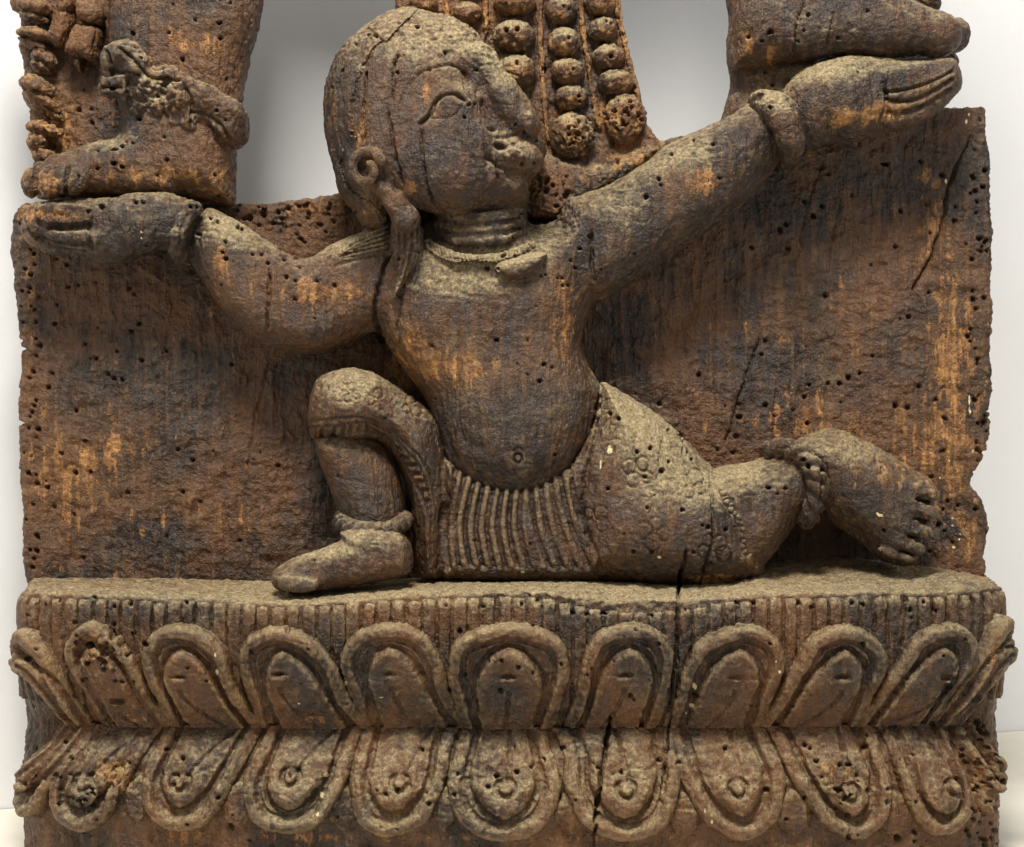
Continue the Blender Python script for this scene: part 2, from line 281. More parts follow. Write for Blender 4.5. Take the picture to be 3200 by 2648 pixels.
CRUST = ov([(900,60,130,45,.9),(1010,110,60,60,.9),(1060,330,40,60,.7),(1050,250,40,60,.5),(200,1340,50,55,1.7),(230,1600,60,50,1.8),(1715,1590,42,48,1.6),(115,270,60,90,.9),(1290,235,40,45,1.6),(1200,280,40,35,1.6),(620,430,110,40,1.),(1120,400,60,40,1.2),(110,440,55,18,1.4),(330,210,90,50,.7),(1250,1230,250,25,.8),(1880,1060,40,60,.8),(70,560,30,500,.7),(2040,700,30,600,.8),(1240,80,120,120,.5),(1180,260,100,100,.4),(1600,950,70,25,.6),(950,560,120,40,.3),(700,790,60,50,.3),(2030,1600,40,90,1.),(60,1600,30,120,.6),(1150,460,50,30,1.),(1500,1160,700,15,.3),(1000,1170,300,15,.7),(1290,1560,60,60,.6),(1020,1600,70,100,.4)])
FLK = [(2752,1612,11,5,1),(2742,1606,5,4,1),(2437,2100,5,5,1),(2424,2070,5,4,1),(440,725,4,4,1),(3029,1250,4,20,1),(3032,1285,4,14,1),(2957,567,5,9,1),(3019,381,4,10,1),(3028,358,4,7,1),(672,2047,4,9,1),(677,2101,5,12,1),(664,2140,4,7,.8),
 (2172,2148,5,12,1),(2161,2205,9,8,1),(2145,2230,4,8,.8),(1020,2422,10,9,1),(1005,2484,6,12,1),(992,2545,6,12,.9),(1080,2137,5,10,1),(1905,1405,12,20,.8),(1876,1452,4,20,.9),(2060,1743,8,6,1),(1634,1788,9,5,1),(2976,1619,4,4,1),(2976,1643,4,4,1),(2998,1686,4,4,1),(2981,1710,5,6,1),(3000,1670,3,4,1),
 (3041,1410,6,8,1),(2967,1440,4,5,1),(2938,1494,5,4,1),(2202,2535,4,9,.9),(2225,2570,5,8,.9),(2960,2584,5,4,1),(210,1418/1,10,20,.4),(600,2100,3,10,.5),(935,2198,4,3,1),(510,2170,3,12,.4),(1192,2180,10,2,.9),(2045,372,3,10,.5),(442,745,4,3,1),(1450,850,30,10,.0)]
def blobs(L, x, y):
    r = np.zeros(len(x), f32)
    for cx, cy, rx, ry, s in L:
        m = (np.abs(x-cx) < 2.2*rx) & (np.abs(y-cy) < 2.2*ry)
        if m.any(): r[m] += s*np.exp(-1.2*(((x[m]-cx)/rx)**2+((y[m]-cy)/ry)**2))
    return r
def poly_dist(pts, x, y):
    d = np.full(len(x), 1e9); u = np.zeros(len(x)); n = len(pts)-1
    for i in range(n):
        q, t = seg_dist(x, y, *pts[i], *pts[i+1]); m = q < d; d[m] = q[m]; u[m] = (i+t[m])/n
    return d, u
def detail(V, Q, part='', rough=1., hole=True, grain=1.):
    N = normals(V, Q)
    big = fbm(V, 90, 3, 5)*4.0*rough
    g = fbm(V, 15, 2, 11, (1, .14, 1))*2.0*grain
    fine = fbm(V, 20, 3, 23)*2.6*rough
    k = D/(D-V[:, 2]); x = CX+(V[:, 0]-CX)*k; y = CY+(V[:, 1]-CY)*k
    front = N[:, 2] > -.15
    cr = np.clip(blobs(CRUST, x, y), 0, 2)
    rid = 1-np.abs(fbm(V, 26, 3, 31))*2.2
    chip = 1-np.abs(fbm(V, 30, 2, 71, (.8, 1.3, 1)))*2.4
    disp = big+g*1.15+fine*.8+fbm(V, 9, 1, 29)*1.2*rough-np.clip(chip, 0, 1)**3*3.0*rough+cr*(-np.clip(rid, 0, 1)*8+fbm(V, 11, 2, 41)*3.5+2)
    # flakes of lost surface skin: shallow plateaus
    fl = fbm(V, 46, 4, 77, (1, .55, 1)); disp -= sstep(.12, .2, fl)*2.6*rough
    order = np.argsort(x); xs = x[order]
    def near(x0, x1, y0, y1):
        a, b = np.searchsorted(xs, (x0, x1)); i = order[a:b]; return i[(y[i] > y0) & (y[i] < y1) & front[i]]
    wob = fbm(V, 9, 1, 51)
    for p, pts, wd, dp in GRV:
        if p != part: continue
        m = wd*3; i = near(pts[:, 0].min()-m, pts[:, 0].max()+m, pts[:, 1].min()-m, pts[:, 1].max()+m)
        if not len(i): continue
        d, u = poly_dist(pts, x[i], y[i]); disp[i] -= 1.35*dp*np.exp(-(d/wd)**2)*(1+.25*wob[i])
    push = np.zeros(len(V))
    if hole:
        for pts, wd, dp in CRACKS:
            m = 14; i = near(pts[:, 0].min()-m, pts[:, 0].max()+m, pts[:, 1].min()-m, pts[:, 1].max()+m)
            if not len(i): continue
            j = vnoise(np.stack([y[i]/22., x[i]*0+pts[0, 0], x[i]*0], 1), 9)*3.5+vnoise(np.stack([y[i]/7., x[i]*0+pts[0, 0], x[i]*0], 1), 10)*1.3
            d, u = poly_dist(pts, x[i]+j, y[i]); tp = np.clip(np.minimum(u, 1-u)*9, .25, 1)
            push[i] = np.maximum(push[i], dp*tp*(1-sstep(wd*tp*.55, wd*tp+2.2, d)))
        for hx, hy, r, ar in HARR:
            m = r*2.1; i = near(hx-m, hx+m, hy-m, hy+m)
            if not len(i): continue
            d = np.sqrt((x[i]-hx)**2*(ar if ar > 1 else 1)+((y[i]-hy)/min(ar, 1))**2)
            push[i] = np.maximum(push[i], r*3.2*(1-sstep(r*.72, r*1.2, d+wob[i]*1.2)))
    V0 = V+N*(disp-fine*.7-g)[:, None]; sm = relax(V0, Q, 8, .7)
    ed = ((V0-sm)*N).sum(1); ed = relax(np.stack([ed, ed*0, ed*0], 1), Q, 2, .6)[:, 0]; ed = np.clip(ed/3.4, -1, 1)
    V = V+N*disp[:, None]
    # borings go straight into the wood, between the surface normal and the view
    B = N*.6+np.array([0, 0, .4]); B /= np.linalg.norm(B, axis=1)[:, None]
    V = V-B*push[:, None]
    return V, np.clip(blobs(WEAR, x, y), 0, 1.5), blobs(DUST, x, y), ed, blobs(FLK, x, y), y

# ------------------------------------------------------------ materials
def nt(name):
    m = bpy.data.materials.new(name); m.use_nodes = True; t = m.node_tree; t.nodes.clear(); return m, t
class NB:
    def __init__(s, t): s.t = t
    def n(s, typ, **kw):
        a = s.t.nodes.new(typ)
        for k, v in kw.items(): setattr(a, k, v)
        return a
    def link(s, a, b): s.t.links.new(a, b)
    def val(s, i, v):
        if isinstance(v, bpy.types.NodeSocket): s.link(v, i)
        else: i.default_value = v
    def math(s, op, a, b=0., c=0., clamp=False):
        n = s.n('ShaderNodeMath', operation=op, use_clamp=clamp); s.val(n.inputs[0], a); s.val(n.inputs[1], b); s.val(n.inputs[2], c); return n.outputs[0]
    def mix(s, f, a, b, bt='MIX'):
        n = s.n('ShaderNodeMix', data_type='RGBA', blend_type=bt); s.val(n.inputs[0], f)
        s.val(n.inputs[6], a if not isinstance(a, tuple) else a+(1,)); s.val(n.inputs[7], b if not isinstance(b, tuple) else b+(1,)); return n.outputs[2]
    def ramp(s, x, lo, hi, a=0., b=1.):
        n = s.n('ShaderNodeMapRange', interpolation_type='SMOOTHSTEP'); s.val(n.inputs[0], x)
        n.inputs[1].default_value = lo; n.inputs[2].default_value = hi; n.inputs[3].default_value = a; n.inputs[4].default_value = b; return n.outputs[0]
    def noise(s, vec, sca, det=4, rough=.6, dist=0.):
        n = s.n('ShaderNodeTexNoise'); s.link(vec, n.inputs['Vector']); n.inputs['Scale'].default_value = sca
        n.inputs['Detail'].default_value = det; n.inputs['Roughness'].default_value = rough; n.inputs['Distortion'].default_value = dist; return n.outputs[0]
    def mapping(s, vec, sc_, loc=(0, 0, 0)):
        n = s.n('ShaderNodeMapping'); s.link(vec, n.inputs[0]); n.inputs['Scale'].default_value = sc_; n.inputs['Location'].default_value = loc; return n.outputs[0]
    def attr(s, name):
        n = s.n('ShaderNodeAttribute', attribute_name=name); return n.outputs['Fac']
def wood(name='aged_carved_wood', dusty=0., red=0., dark=1., worn=0.):
    m, t = nt(name); b = NB(t)
    geo = b.n('ShaderNodeNewGeometry'); pos = geo.outputs['Position']
    nz = b.n('ShaderNodeSeparateXYZ'); b.link(geo.outputs['Normal'], nz.inputs[0]); up = nz.outputs[2]
    grain = b.mapping(pos, (1, 1, .12))
    n1 = b.noise(pos, 9, 5, .6); n2 = b.noise(pos, 34, 5, .65); n3 = b.noise(pos, 130, 4, .7); n4 = b.noise(pos, 420, 3, .7)
    gr = b.noise(grain, 190, 4, .65); gr2 = b.noise(grain, 60, 4, .6, .3)
    n5 = b.noise(pos, 900, 2, .6); nb = b.noise(b.mapping(pos, (1, 1, .55), (3, 1, 2)), 75, 5, .7)
    c = b.mix(b.ramp(n1, .4, .60), (.030*dark, .0175*dark, .0100*dark), (.100*dark, .044*dark, .0165*dark))
    c = b.mix(b.ramp(nb, .49, .56, 0, .6), c, (.056*dark, .042*dark, .036*dark))      # greyish violet film
    c = b.mix(b.ramp(gr, .46, .66, 0, .38), c, (.155, .072, .026))                     # brown grain showing
    if red: c = b.mix(b.math('MULTIPLY', b.ramp(n1, .42, .60), red), c, (.165, .066, .019))
    c = b.mix(b.math('MULTIPLY', b.math('MULTIPLY', b.attr('wear'), .55), b.ramp(n2, .38, .62)), c, (.215, .098, .027))
    # bare orange wood
    wv = b.math('ADD', b.math('MULTIPLY', b.attr('wear'), .20), b.math('ADD', b.math('MULTIPLY', nb, .50), b.math('ADD', b.math('MULTIPLY', gr2, .32), b.math('ADD', b.math('MULTIPLY', n3, .42), b.math('MULTIPLY', gr, .18)))))
    wm = b.ramp(wv, .835-worn, .875-worn)
    oc = b.mix(b.ramp(gr, .35, .65), (.17, .064, .016), (.47, .225, .062))
    oc = b.mix(b.ramp(n3, .44, .60, 0, .6), oc, (.10, .042, .015))
    c = b.mix(b.math('MULTIPLY', wm, .88), c, oc)
    # thin tan film here and there, and tan on convex edges: part wear, part painted light
    film = b.ramp(b.math('ADD', b.math('MULTIPLY', n3, .36), b.math('ADD', b.math('MULTIPLY', n2, .44), b.math('MULTIPLY', n4, .28))), .555, .69, 0, .42+dusty)
    c = b.mix(film, c, (.235, .165, .080))
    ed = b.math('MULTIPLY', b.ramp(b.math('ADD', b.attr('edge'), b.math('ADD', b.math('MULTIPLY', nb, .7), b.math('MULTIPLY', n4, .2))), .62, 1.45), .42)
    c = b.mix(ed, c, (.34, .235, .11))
    # dust on what faces up, broken by the relief
    dv = b.math('ADD', b.math('MULTIPLY', up, .46), b.math('ADD', b.attr('dust'), b.math('ADD', b.math('MULTIPLY', n3, .55), b.math('MULTIPLY', n4, .22))))
    dv = b.math('ADD', dv, b.math('MULTIPLY', nb, .50))
    dm = b.ramp(dv, .80-dusty, 1.34-dusty)
    dc = b.mix(b.ramp(n4, .34, .66), (.235, .172, .088), (.49, .385, .205))
    c = b.mix(b.math('MULTIPLY', dm, .84), c, dc)
    c = b.mix(b.ramp(b.math('ADD', b.math('MULTIPLY', gr, .5), b.math('MULTIPLY', n3, .5)), .42, .58, .42, 0), c, b.mix(.5, c, (.006, .004, .003)))
    # remains of gilding and white paint
    c = b.mix(b.ramp(b.math('ADD', b.attr('fleck'), b.math('MULTIPLY', n4, .8)), .78, .95), c, (.66, .54, .30))
    # dark specks and tiny pale chips
    c = b.mix(b.ramp(b.noise(pos, 260, 3, .6), .60, .68, 0, .5), c, (.016, .011, .008))
    c = b.mix(b.ramp(n5, .72, .78, 0, .5), c, (.50, .40, .22))
    bs = b.n('ShaderNodeBsdfPrincipled'); b.link(c, bs.inputs['Base Color'])
    b.val(bs.inputs['Roughness'], b.math('ADD', b.math('MULTIPLY', dm, .40), .40)); bs.inputs['Specular IOR Level'].default_value = .42
    h = b.math('ADD', b.math('MULTIPLY', n3, .8), b.math('ADD', b.math('MULTIPLY', n4, .42), b.math('MULTIPLY', gr, .9)))
    h = b.math('SUBTRACT', h, b.math('MULTIPLY', wm, .25))
    bp = b.n('ShaderNodeBump'); bp.inputs['Strength'].default_value = 1.; bp.inputs['Distance'].default_value = .0036
    b.link(h, bp.inputs['Height']); b.link(bp.outputs[0], bs.inputs['Normal'])
    o = b.n('ShaderNodeOutputMaterial'); b.link(bs.outputs[0], o.inputs[0]); return m
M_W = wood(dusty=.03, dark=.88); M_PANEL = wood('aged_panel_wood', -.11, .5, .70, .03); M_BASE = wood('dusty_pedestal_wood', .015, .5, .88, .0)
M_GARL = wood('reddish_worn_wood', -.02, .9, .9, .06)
# gilding flecks material is part of paint; setting materials
def plain(name, col, col2, rough, bump, sca):
    m, t = nt(name); b = NB(t); geo = b.n('ShaderNodeNewGeometry'); pos = geo.outputs['Position']
    n1 = b.noise(pos, sca, 5, .6); n2 = b.noise(pos, sca*14, 3, .6)
    c = b.mix(b.ramp(n1, .3, .7), col, col2); bs = b.n('ShaderNodeBsdfPrincipled'); b.link(c, bs.inputs['Base Color'])
    bs.inputs['Roughness'].default_value = rough; bp = b.n('ShaderNodeBump'); bp.inputs['Distance'].default_value = bump; bp.inputs['Strength'].default_value = .5
    b.link(n2, bp.inputs['Height']); b.link(bp.outputs[0], bs.inputs['Normal'])
    o = b.n('ShaderNodeOutputMaterial'); b.link(bs.outputs[0], o.inputs[0]); return m
M_WALL = plain('white_painted_wall', (.70, .695, .685), (.735, .73, .72), .8, .0006, 5)
M_TABLE = plain('pale_cream_shelf', (.66, .61, .50), (.72, .68, .58), .6, .0004, 6)

# ------------------------------------------------------------ objects
def mk(name, V, Q, mat, parent=None, attrs=None, label=None, kind=None):
    W = np.empty_like(V, dtype=f32); W[:, 0] = (V[:, 0]-CX)*S; W[:, 1] = -V[:, 2]*S; W[:, 2] = -(V[:, 1]-CY)*S+TABLE*S
    me = bpy.data.meshes.new(name); me.vertices.add(len(W)); me.vertices.foreach_set('co', W.ravel())
    nq = Q.shape[1]
    me.loops.add(Q.size); me.loops.foreach_set('vertex_index', Q.ravel().astype(np.int32))
    me.polygons.add(len(Q)); me.polygons.foreach_set('loop_start', np.arange(0, Q.size, nq, dtype=np.int32))
    me.polygons.foreach_set('use_smooth', np.ones(len(Q), bool)); me.update(calc_edges=True)
    for k, v in (attrs or {}).items():
        a = me.attributes.new(k, 'FLOAT', 'POINT'); a.data.foreach_set('value', v.astype(f32))
    me.materials.append(mat); o = bpy.data.objects.new(name, me); sc.collection.objects.link(o)
    if parent: o.parent = parent
    if label: o['label'] = label
    if kind: o['kind'] = kind
    return o
NV = [0]
def sculpt(name, F, mat, parent=None, part=None, rough=1., label=None, hole=True, it=1, post=None, grain=1., dadd=0., wadd=0.):
    V, Q = F.mesh() if isinstance(F, Field) else F
    if it: V = relax(V, Q, it)
    if post is not None: V = post(V, Q)
    V, we, du, cr, x, y = detail(V, Q, part or name, rough, hole, grain)
    NV[0] += len(Q)*2
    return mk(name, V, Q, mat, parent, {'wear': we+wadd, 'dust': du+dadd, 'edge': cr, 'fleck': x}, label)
def grid_quads(nu, nv, mask=None):
    i = np.arange(nu*nv).reshape(nu, nv)
    q = np.stack([i[:-1, :-1], i[1:, :-1], i[1:, 1:], i[:-1, 1:]], -1).reshape(-1, 4)
    if mask is not None:
        mk_ = mask.reshape(-1); q = q[mk_[q].any(1)]
    return q
def compact(V, Q):
    u, inv = np.unique(Q, return_inverse=True); return V[u], inv.reshape(Q.shape)
def empty(name, parent=None):
    o = bpy.data.objects.new(name, None); sc.collection.objects.link(o); o.empty_display_size = .05
    if parent: o.parent = parent
    return o
root = empty('wooden_sculpture')
root['label'] = 'worn carved wooden relief of a kneeling figure holding up two feet on lotus pedestal'
root['category'] = 'sculpture'

# ---------------- back panel
F = Field(20, 3110, 330, 1850, -150, 30, 4.6); F.zcut = -112
PAN = [(57,657),(100,632),(250,620),(500,622),(729,640),(800,632),(880,633),(960,620),(1040,605),(1200,560),(1500,520),(1800,470),(2040,440),(2150,425),(2300,380),(2500,330),(2700,325),(2850,330),(2971,305),(3020,306),(3057,310),(3076,324),(3081,405),(3095,476),(3100,619),(3098,800),(3104,1000),(3100,1200),(3102,1238),(3100,1319),(3090,1381),(3071,1438),(3048,1471),(3033,1514),(3057,1538),(3076,1581),(3088,1629),(3084,1680),(3081,1724),(3079,1805),(3050,1826),(2900,1830),(1600,1830),(250,1830),(110,1826),(76,1798),(68,1600),(61,1448),(57,1300),(62,1214),(64,1095),(57,1024),(48,952),(43,857),(33,786),(40,700)]
F.infl(PAN, -20, 26, 20, 110, k=4, n=2, p=4)
def pan_post(V, Q):
    # gouged, slightly hollowed face and gnawed rim
    V = V.copy(); m = sstep(-60, 0, V[:, 2])
    V[:, 2] += m*(fbm(V, 240, 3, 61)*12-8*np.exp(-((V[:, 0]-2500)/500)**2-((V[:, 1]-1000)/350)**2)+fbm(V, 60, 3, 62, (1, 1.5, 1))*8)
    e = fbm(V, 45, 4, 63)*9
    V[:, 0] += e*(sstep(150, 60, V[:, 0])+sstep(3020, 3080, V[:, 0])); V[:, 1] += e*sstep(690, 640, V[:, 1])
    return V
panel = sculpt('back_panel', F, M_PANEL, root, rough=1.1, it=1, post=pan_post, grain=1.5)

# ---------------- kneeling figure
HEAD = [(1016,380),(1013,300),(1033,215),(1065,165),(1110,115),(1165,72),(1225,42),(1290,30),(1350,42),(1410,60),(1471,86),(1500,114),(1533,176),(1552,210),(1590,243),(1624,281),(1662,324),(1686,381),(1703,440),(1705,486),(1686,533),(1667,562),(1640,595),(1636,624),(1586,660),(1500,668),(1400,670),(1350,662),(1300,640),(1262,640),(1230,660),(1205,712),(1145,712),(1095,655),(1062,600),(1045,530),(1025,450)]
TORSO = [(1230,720),(1330,705),(1420,660),(1590,650),(1650,700),(1740,690),(1830,640),(1870,700),(1875,850),(1851,945),(1833,990),(1822,1040),(1820,1095),(1843,1148),(1876,1210),(1880,1290),(1860,1370),(1820,1430),(1776,1480),(1690,1528),(1610,1545),(1530,1525),(1460,1485),(1415,1430),(1385,1340),(1341,1265),(1265,1158),(1204,1067),(1181,990),(1175,900),(1190,800)]
LARM = [(638,662),(667,652),(743,692),(810,736),(881,778),(930,808),(975,803),(1019,775),(1090,740),(1167,708),(1240,688),(1290,760),(1290,900),(1230,1010),(1167,1040),(1138,1052),(1081,1078),(1019,1105),(929,1107),(857,1092),(790,1062),(743,1019),(690,957),(643,890),(610,838),(595,800),(600,720)]
LHAND = [(610,640),(586,626),(548,607),(495,600),(429,607),(352,619),(238,622),(119,632),(86,657),(71,690),(71,735),(105,776),(167,797),(229,806),(286,815),(343,824),(410,817),(457,792),(514,783),(560,800),(610,800)]
RARM = [(1760,640),(1824,606),(1881,587),(1957,545),(2033,497),(2071,460),(2148,425),(2224,386),(2290,355),(2350,318),(2400,300),(2470,380),(2470,470),(2429,519),(2343,622),(2271,681),(2200,733),(2130,785),(2027,853),(1930,912),(1851,950),(1780,900),(1740,760)]
RHAND = [(2470,250),(2490,232),(2524,210),(2581,190),(2629,176),(2676,174),(2748,179),(2819,187),(2890,190),(2943,183),(2981,192),(3000,229),(3005,267),(2995,290),(2962,326),(2914,367),(2843,397),(2771,416),(2676,443),(2605,450),(2533,464),(2495,460),(2450,420),(2440,310)]
CALF = [(990,1370),(1100,1340),(1180,1370),(1225,1419),(1250,1476),(1270,1548),(1272,1619),(1262,1670),(1225,1685),(1075,1675),(1060,1614),(1050,1586),(1029,1524),(1005,1457)]
FOOTL = [(1067,1660),(1060,1690),(990,1719),(919,1743),(862,1778),(850,1805),(865,1836),(896,1854),(943,1855),(1010,1848),(1113,1830),(1268,1797),(1290,1740),(1260,1670),(1150,1640)]
LOWLEG = [(2180,1500),(2238,1462),(2310,1448),(2381,1429),(2440,1400),(2500,1395),(2560,1440),(2570,1540),(2545,1590),(2505,1610),(2467,1660),(2414,1735),(2350,1790),(2250,1780),(2190,1650)]
FOOTR = [(2480,1385),(2524,1357),(2586,1336),(2629,1343),(2700,1376),(2771,1414),(2843,1462),(2905,1500),(2920,1560),(2905,1640),(2880,1700),(2850,1765),(2795,1768),(2735,1735),(2680,1690),(2610,1640),(2565,1590),(2530,1560),(2490,1470)]
F = Field(60, 2990, 70, 1830, -24, 470, 4.4); F.zcut = -6
F.infl(TORSO, 90, 170, 200, 110, k=20)
F.ell((1590, 1290, 150), (215, 270, 165), 0, 60)
F.ell((1500, 940, 160), (270, 180, 130), -6, 60)
F.caps([(1500, 560, 170, 150), (1505, 760, 130, 135)], 24)
F.infl(LARM, 120, 100, 125, 120, k=24)
F.caps([(1210, 900, 120, 110), (1110, 900, 120, 118)], 30)
F.infl(LHAND, 150, 78, 78, 90, k=12)
F.infl(RARM, 120, 130, 150, 130, k=26)
F.infl(RHAND, 165, 105, 95, 100, k=14)
F.infl(CALF, 150, 100, 150, 110, k=12)
F.infl(FOOTL, 300, 60, 78, 120, k=16)
F.caps([(1170, 1600, 200, 85), (1170, 1740, 240, 70)], 20)
F.caps([(1290, 1500, 80, 90), (1500, 1500, 80, 120), (2000, 1560, 110, 130), (2350, 1640, 130, 80)], 20)
F.infl(LOWLEG, 150, 110, 140, 100, k=16)
F.infl(FOOTR, 150, 120, 120, 120, k=14)
# hollow under the arched foot
F.ell((2640, 1690, 270), (95, 75, 110), 35, 30, cut=True)
# toes of the bent foot
for tx, ty, r in ((2884, 1540, 37), (2884, 1602, 35), (2866, 1660, 33), (2846, 1712, 30), (2828, 1744, 20)):
    F.ell((tx+6, ty, 232), (r*1.25, r*.8, r*1.05), 18, 4); F.ell((tx-48, ty-16, 232), (40, r*.7, r*.8), 20, 10)
for tx, ty in ((2885, 1570), (2876, 1630), (2858, 1686), (2836, 1734)): F.ell((tx+14, ty, 262), (40, 6, 44), 18, 5, cut=True)
# toes of the planted foot
F.ell((885, 1812, 340), (36, 30, 36), 0, 10); F.ell((905, 1822, 372), (34, 27, 24), 0, 8); F.ell((950, 1828, 378), (44, 24, 22), 0, 10)
# left hand: broken thumb block on top, four flat fingers under it
F.infl([(112,640),(200,634),(262,640),(290,655),(286,700),(240,708),(160,706),(118,690)], 222, 10, 24, 60, k=5, n=2)
F.caps([(300, 742, 216, 26), (200, 736, 214, 25), (118, 712, 196, 20)], 7)
F.ell((420, 700, 190), (120, 85, 56), 5, 20)
F.ell((560, 700, 150), (60, 75, 70), 0, 20)
# right hand: palm block and four long fingers laid over one another
F.ell((2620, 300, 210), (120, 100, 70), -12, 24)
F.caps([(2770, 245, 236, 32), (2880, 222, 226, 27), (2968, 206, 200, 20)], 8)
F.caps([(2780, 300, 240, 26), (2890, 275, 230, 23), (2980, 240, 200, 18)], 6)
F.caps([(2785, 340, 232, 24), (2880, 318, 222, 22), (2972, 275, 196, 17)], 6)
F.caps([(2780, 378, 218, 24), (2870, 356, 210, 21), (2955, 310, 186, 16)], 6)
# head
F.infl(HEAD, 190, 235, 215, 190, k=16)
F.ell((1350, 490, 310), (185, 160, 112), 10, 60)
F.ell((1445, 505, 330), (120, 120, 88), 0, 50)              # full cheek
F.ell((1592, 584, 300), (54, 38, 62), 0, 16)               # chin
F.ell((1418, 332, 372), (98, 66, 52), -8, 14)            # eyeball and lids
F.caps([(1490, 190, 350, 56), (1570, 300, 356, 50), (1632, 372, 350, 46)], 30)   # nose bridge
F.ell((1640, 384, 338), (54, 40, 66), 40, 9)            # nose tip
F.ell((1612, 492, 314), (84, 56, 92), 14, 16)            # lips, one worn lump
F.ell((1560, 612, 240), (74, 48, 80), 0, 26)             # chin
F.ell((1514, 285, 424), (16, 84, 26), -22, 18, cut=True)  # valley beside the nose
F.ell((1538, 380, 416), (15, 34, 30), -14, 9, cut=True)     # worn pit of the nostril wing
F.ell((1560, 456, 412), (17, 10, 34), 12, 6, cut=True)     # corner of the mouth
F.ell((1640, 430, 396), (50, 5, 20), -30, 8, cut=True)
F.ell((1625, 512, 412), (46, 4, 22), 6, 6, cut=True)       # worn line of the mouth     # line between nose and lip
F.ell((1532, 520, 408), (10, 54, 18), -10, 12, cut=True)   # fold of the cheek
F.ell((1300, 690, 270), (70, 26, 90), 18, 18, cut=True)  # shade under the jaw beside the ear lobe
# ear: rim coil, hollow, long lobe with its slot
F.ell((1142, 530, 318), (62, 70, 56), 0, 10)
th = np.linspace(-.5, -7.2, 22)
F.caps([(1143+54*(1-.030*i)*math.cos(t), 530+62*(1-.030*i)*math.sin(t), 386+(50+54*math.cos(t))*.2, 16.5-.25*i) for i, t in enumerate(th)], 3)
F.caps([(1185, 580, 368, 22), (1230, 630, 362, 30), (1268, 680, 352, 40)], 12)
F.ell((1270, 688, 352), (44, 40, 40), 0, 8)
F.caps([(1238, 622, 404, 10), (1254, 652, 402, 13)], 4, cut=True)
# neck folds
for i, (y0, r) in enumerate(((676, 19), (712, 18), (742, 17))):
    F.caps([(1378-i*4, y0-8, 235, r), (1430, y0+6, 300, r), (1500, y0+10, 316, r), (1570, y0+2, 298, r), (1622+i*4, y0-14, 230, r)], 5)
for i, y0 in enumerate((696, 729)):
    F.caps([(1378, y0-8, 260, 5), (1430, y0+6, 322, 9), (1500, y0+10, 338, 10), (1570, y0+2, 318, 8), (1622, y0-14, 244, 5)], 6, cut=True)
# strip of wrist with its slot
F.caps([(2496, 235, 270, 9), (2498, 340, 272, 9), (2500, 450, 240, 8)], 5, cut=True)
K = 2.1
g = lambda p, *a, **k: grv('kneeling_figure', p, *a, **k)
g([(870,810),(930,750),(960,670),(1010,625),(1080,610),(1140,640),(1160,655)], 5.5, 15, 900, 0, K)
g([(940,778),(1000,775),(1060,770),(1110,740),(1140,700)], 3.6, 4, 900, 0, K)
g([(720,830),(728,740),(740,660),(800,560),(870,480),(980,440),(1080,430),(1150,480)], 4, 6, 900, 0, K)
g([(1150,480),(1165,560),(1190,640)], 6, 9, 900, 0, K)
g([(1280,660),(1300,760),(1315,830),(1350,850)], 5, 10, 900, 0, K); g([(1380,905),(1460,895),(1540,865)], 5, 7, 900, 0, K)
g([(1245,560),(1250,650),(1290,760)], 6, 5, 900, 0, K)
g([(1310,1040),(1360,1090),(1420,1110)], 5, 7, 900, 0, K)
g([(1110,880),(1160,980),(1240,1060)], 9, 4, 900, 0, K)
for x0, x1 in ((1262, 1255), (1283, 1272), (1302, 1290), (1318, 1308)): g([(x0, 735), (x0-2, 790), (x1, 850), (x1-14, 890)], 3.5, 5)
for j in range(5): g([(1215, 712+j*17), (1140, 735+j*15), (1075, 768+j*9)], 3.5, 5)
g([(1215, 800), (1130, 808), (1050, 828)], 7, 7)
g([(1190,600),(1350,582),(1500,532),(1635,465)], 6, 12, 2200, 0, K)
g([(1205,660),(1350,665),(1480,620),(1640,520)], 6, 12, 2200, 0, K)
g([(1215,745),(1350,730),(1480,680),(1620,590)], 6, 11, 2200, 0, K)
g([(1190,590),(1205,660),(1215,750)], 6, 8, 2200, 0, K)
g([(330,1490),(450,1495),(570,1470)], 8, 12, 0, 0, K); g([(590,1470),(575,1540),(600,1640)], 6, 8, 0, 0, K)
g([(220,1540),(330,1590),(470,1610),(590,1600)], 6, 9, 0, 0, K); g([(160,1460),(200,1540),(330,1620),(560,1655)], 5, 7, 0, 0, K)
g([(1940,640),(1900,610),(1850,580)], 8, 8, 0, 500, K)
# navel
th = np.linspace(-.2, 6.3, 14); g([(1619+13*math.cos(t), 1433+14*math.sin(t)) for t in th], 3.4, 8)
g([(1606, 1408), (1619, 1398), (1634, 1408)], 3, 6); g([(1606, 1472), (1619, 1466), (1634, 1472)], 3, 4)
# scratches on the belly
g([(1420,970),(1500,1040),(1600,1110),(1700,1160)], 4, 3, 900, 600, K); g([(1490,1260),(1540,1340),(1590,1420)], 3.5, 3, 900, 600, K)
body = sculpt('kneeling_figure', F, M_W, root, rough=.8, label='kneeling figure with raised arms and upturned round face carved in dusty brown wood')

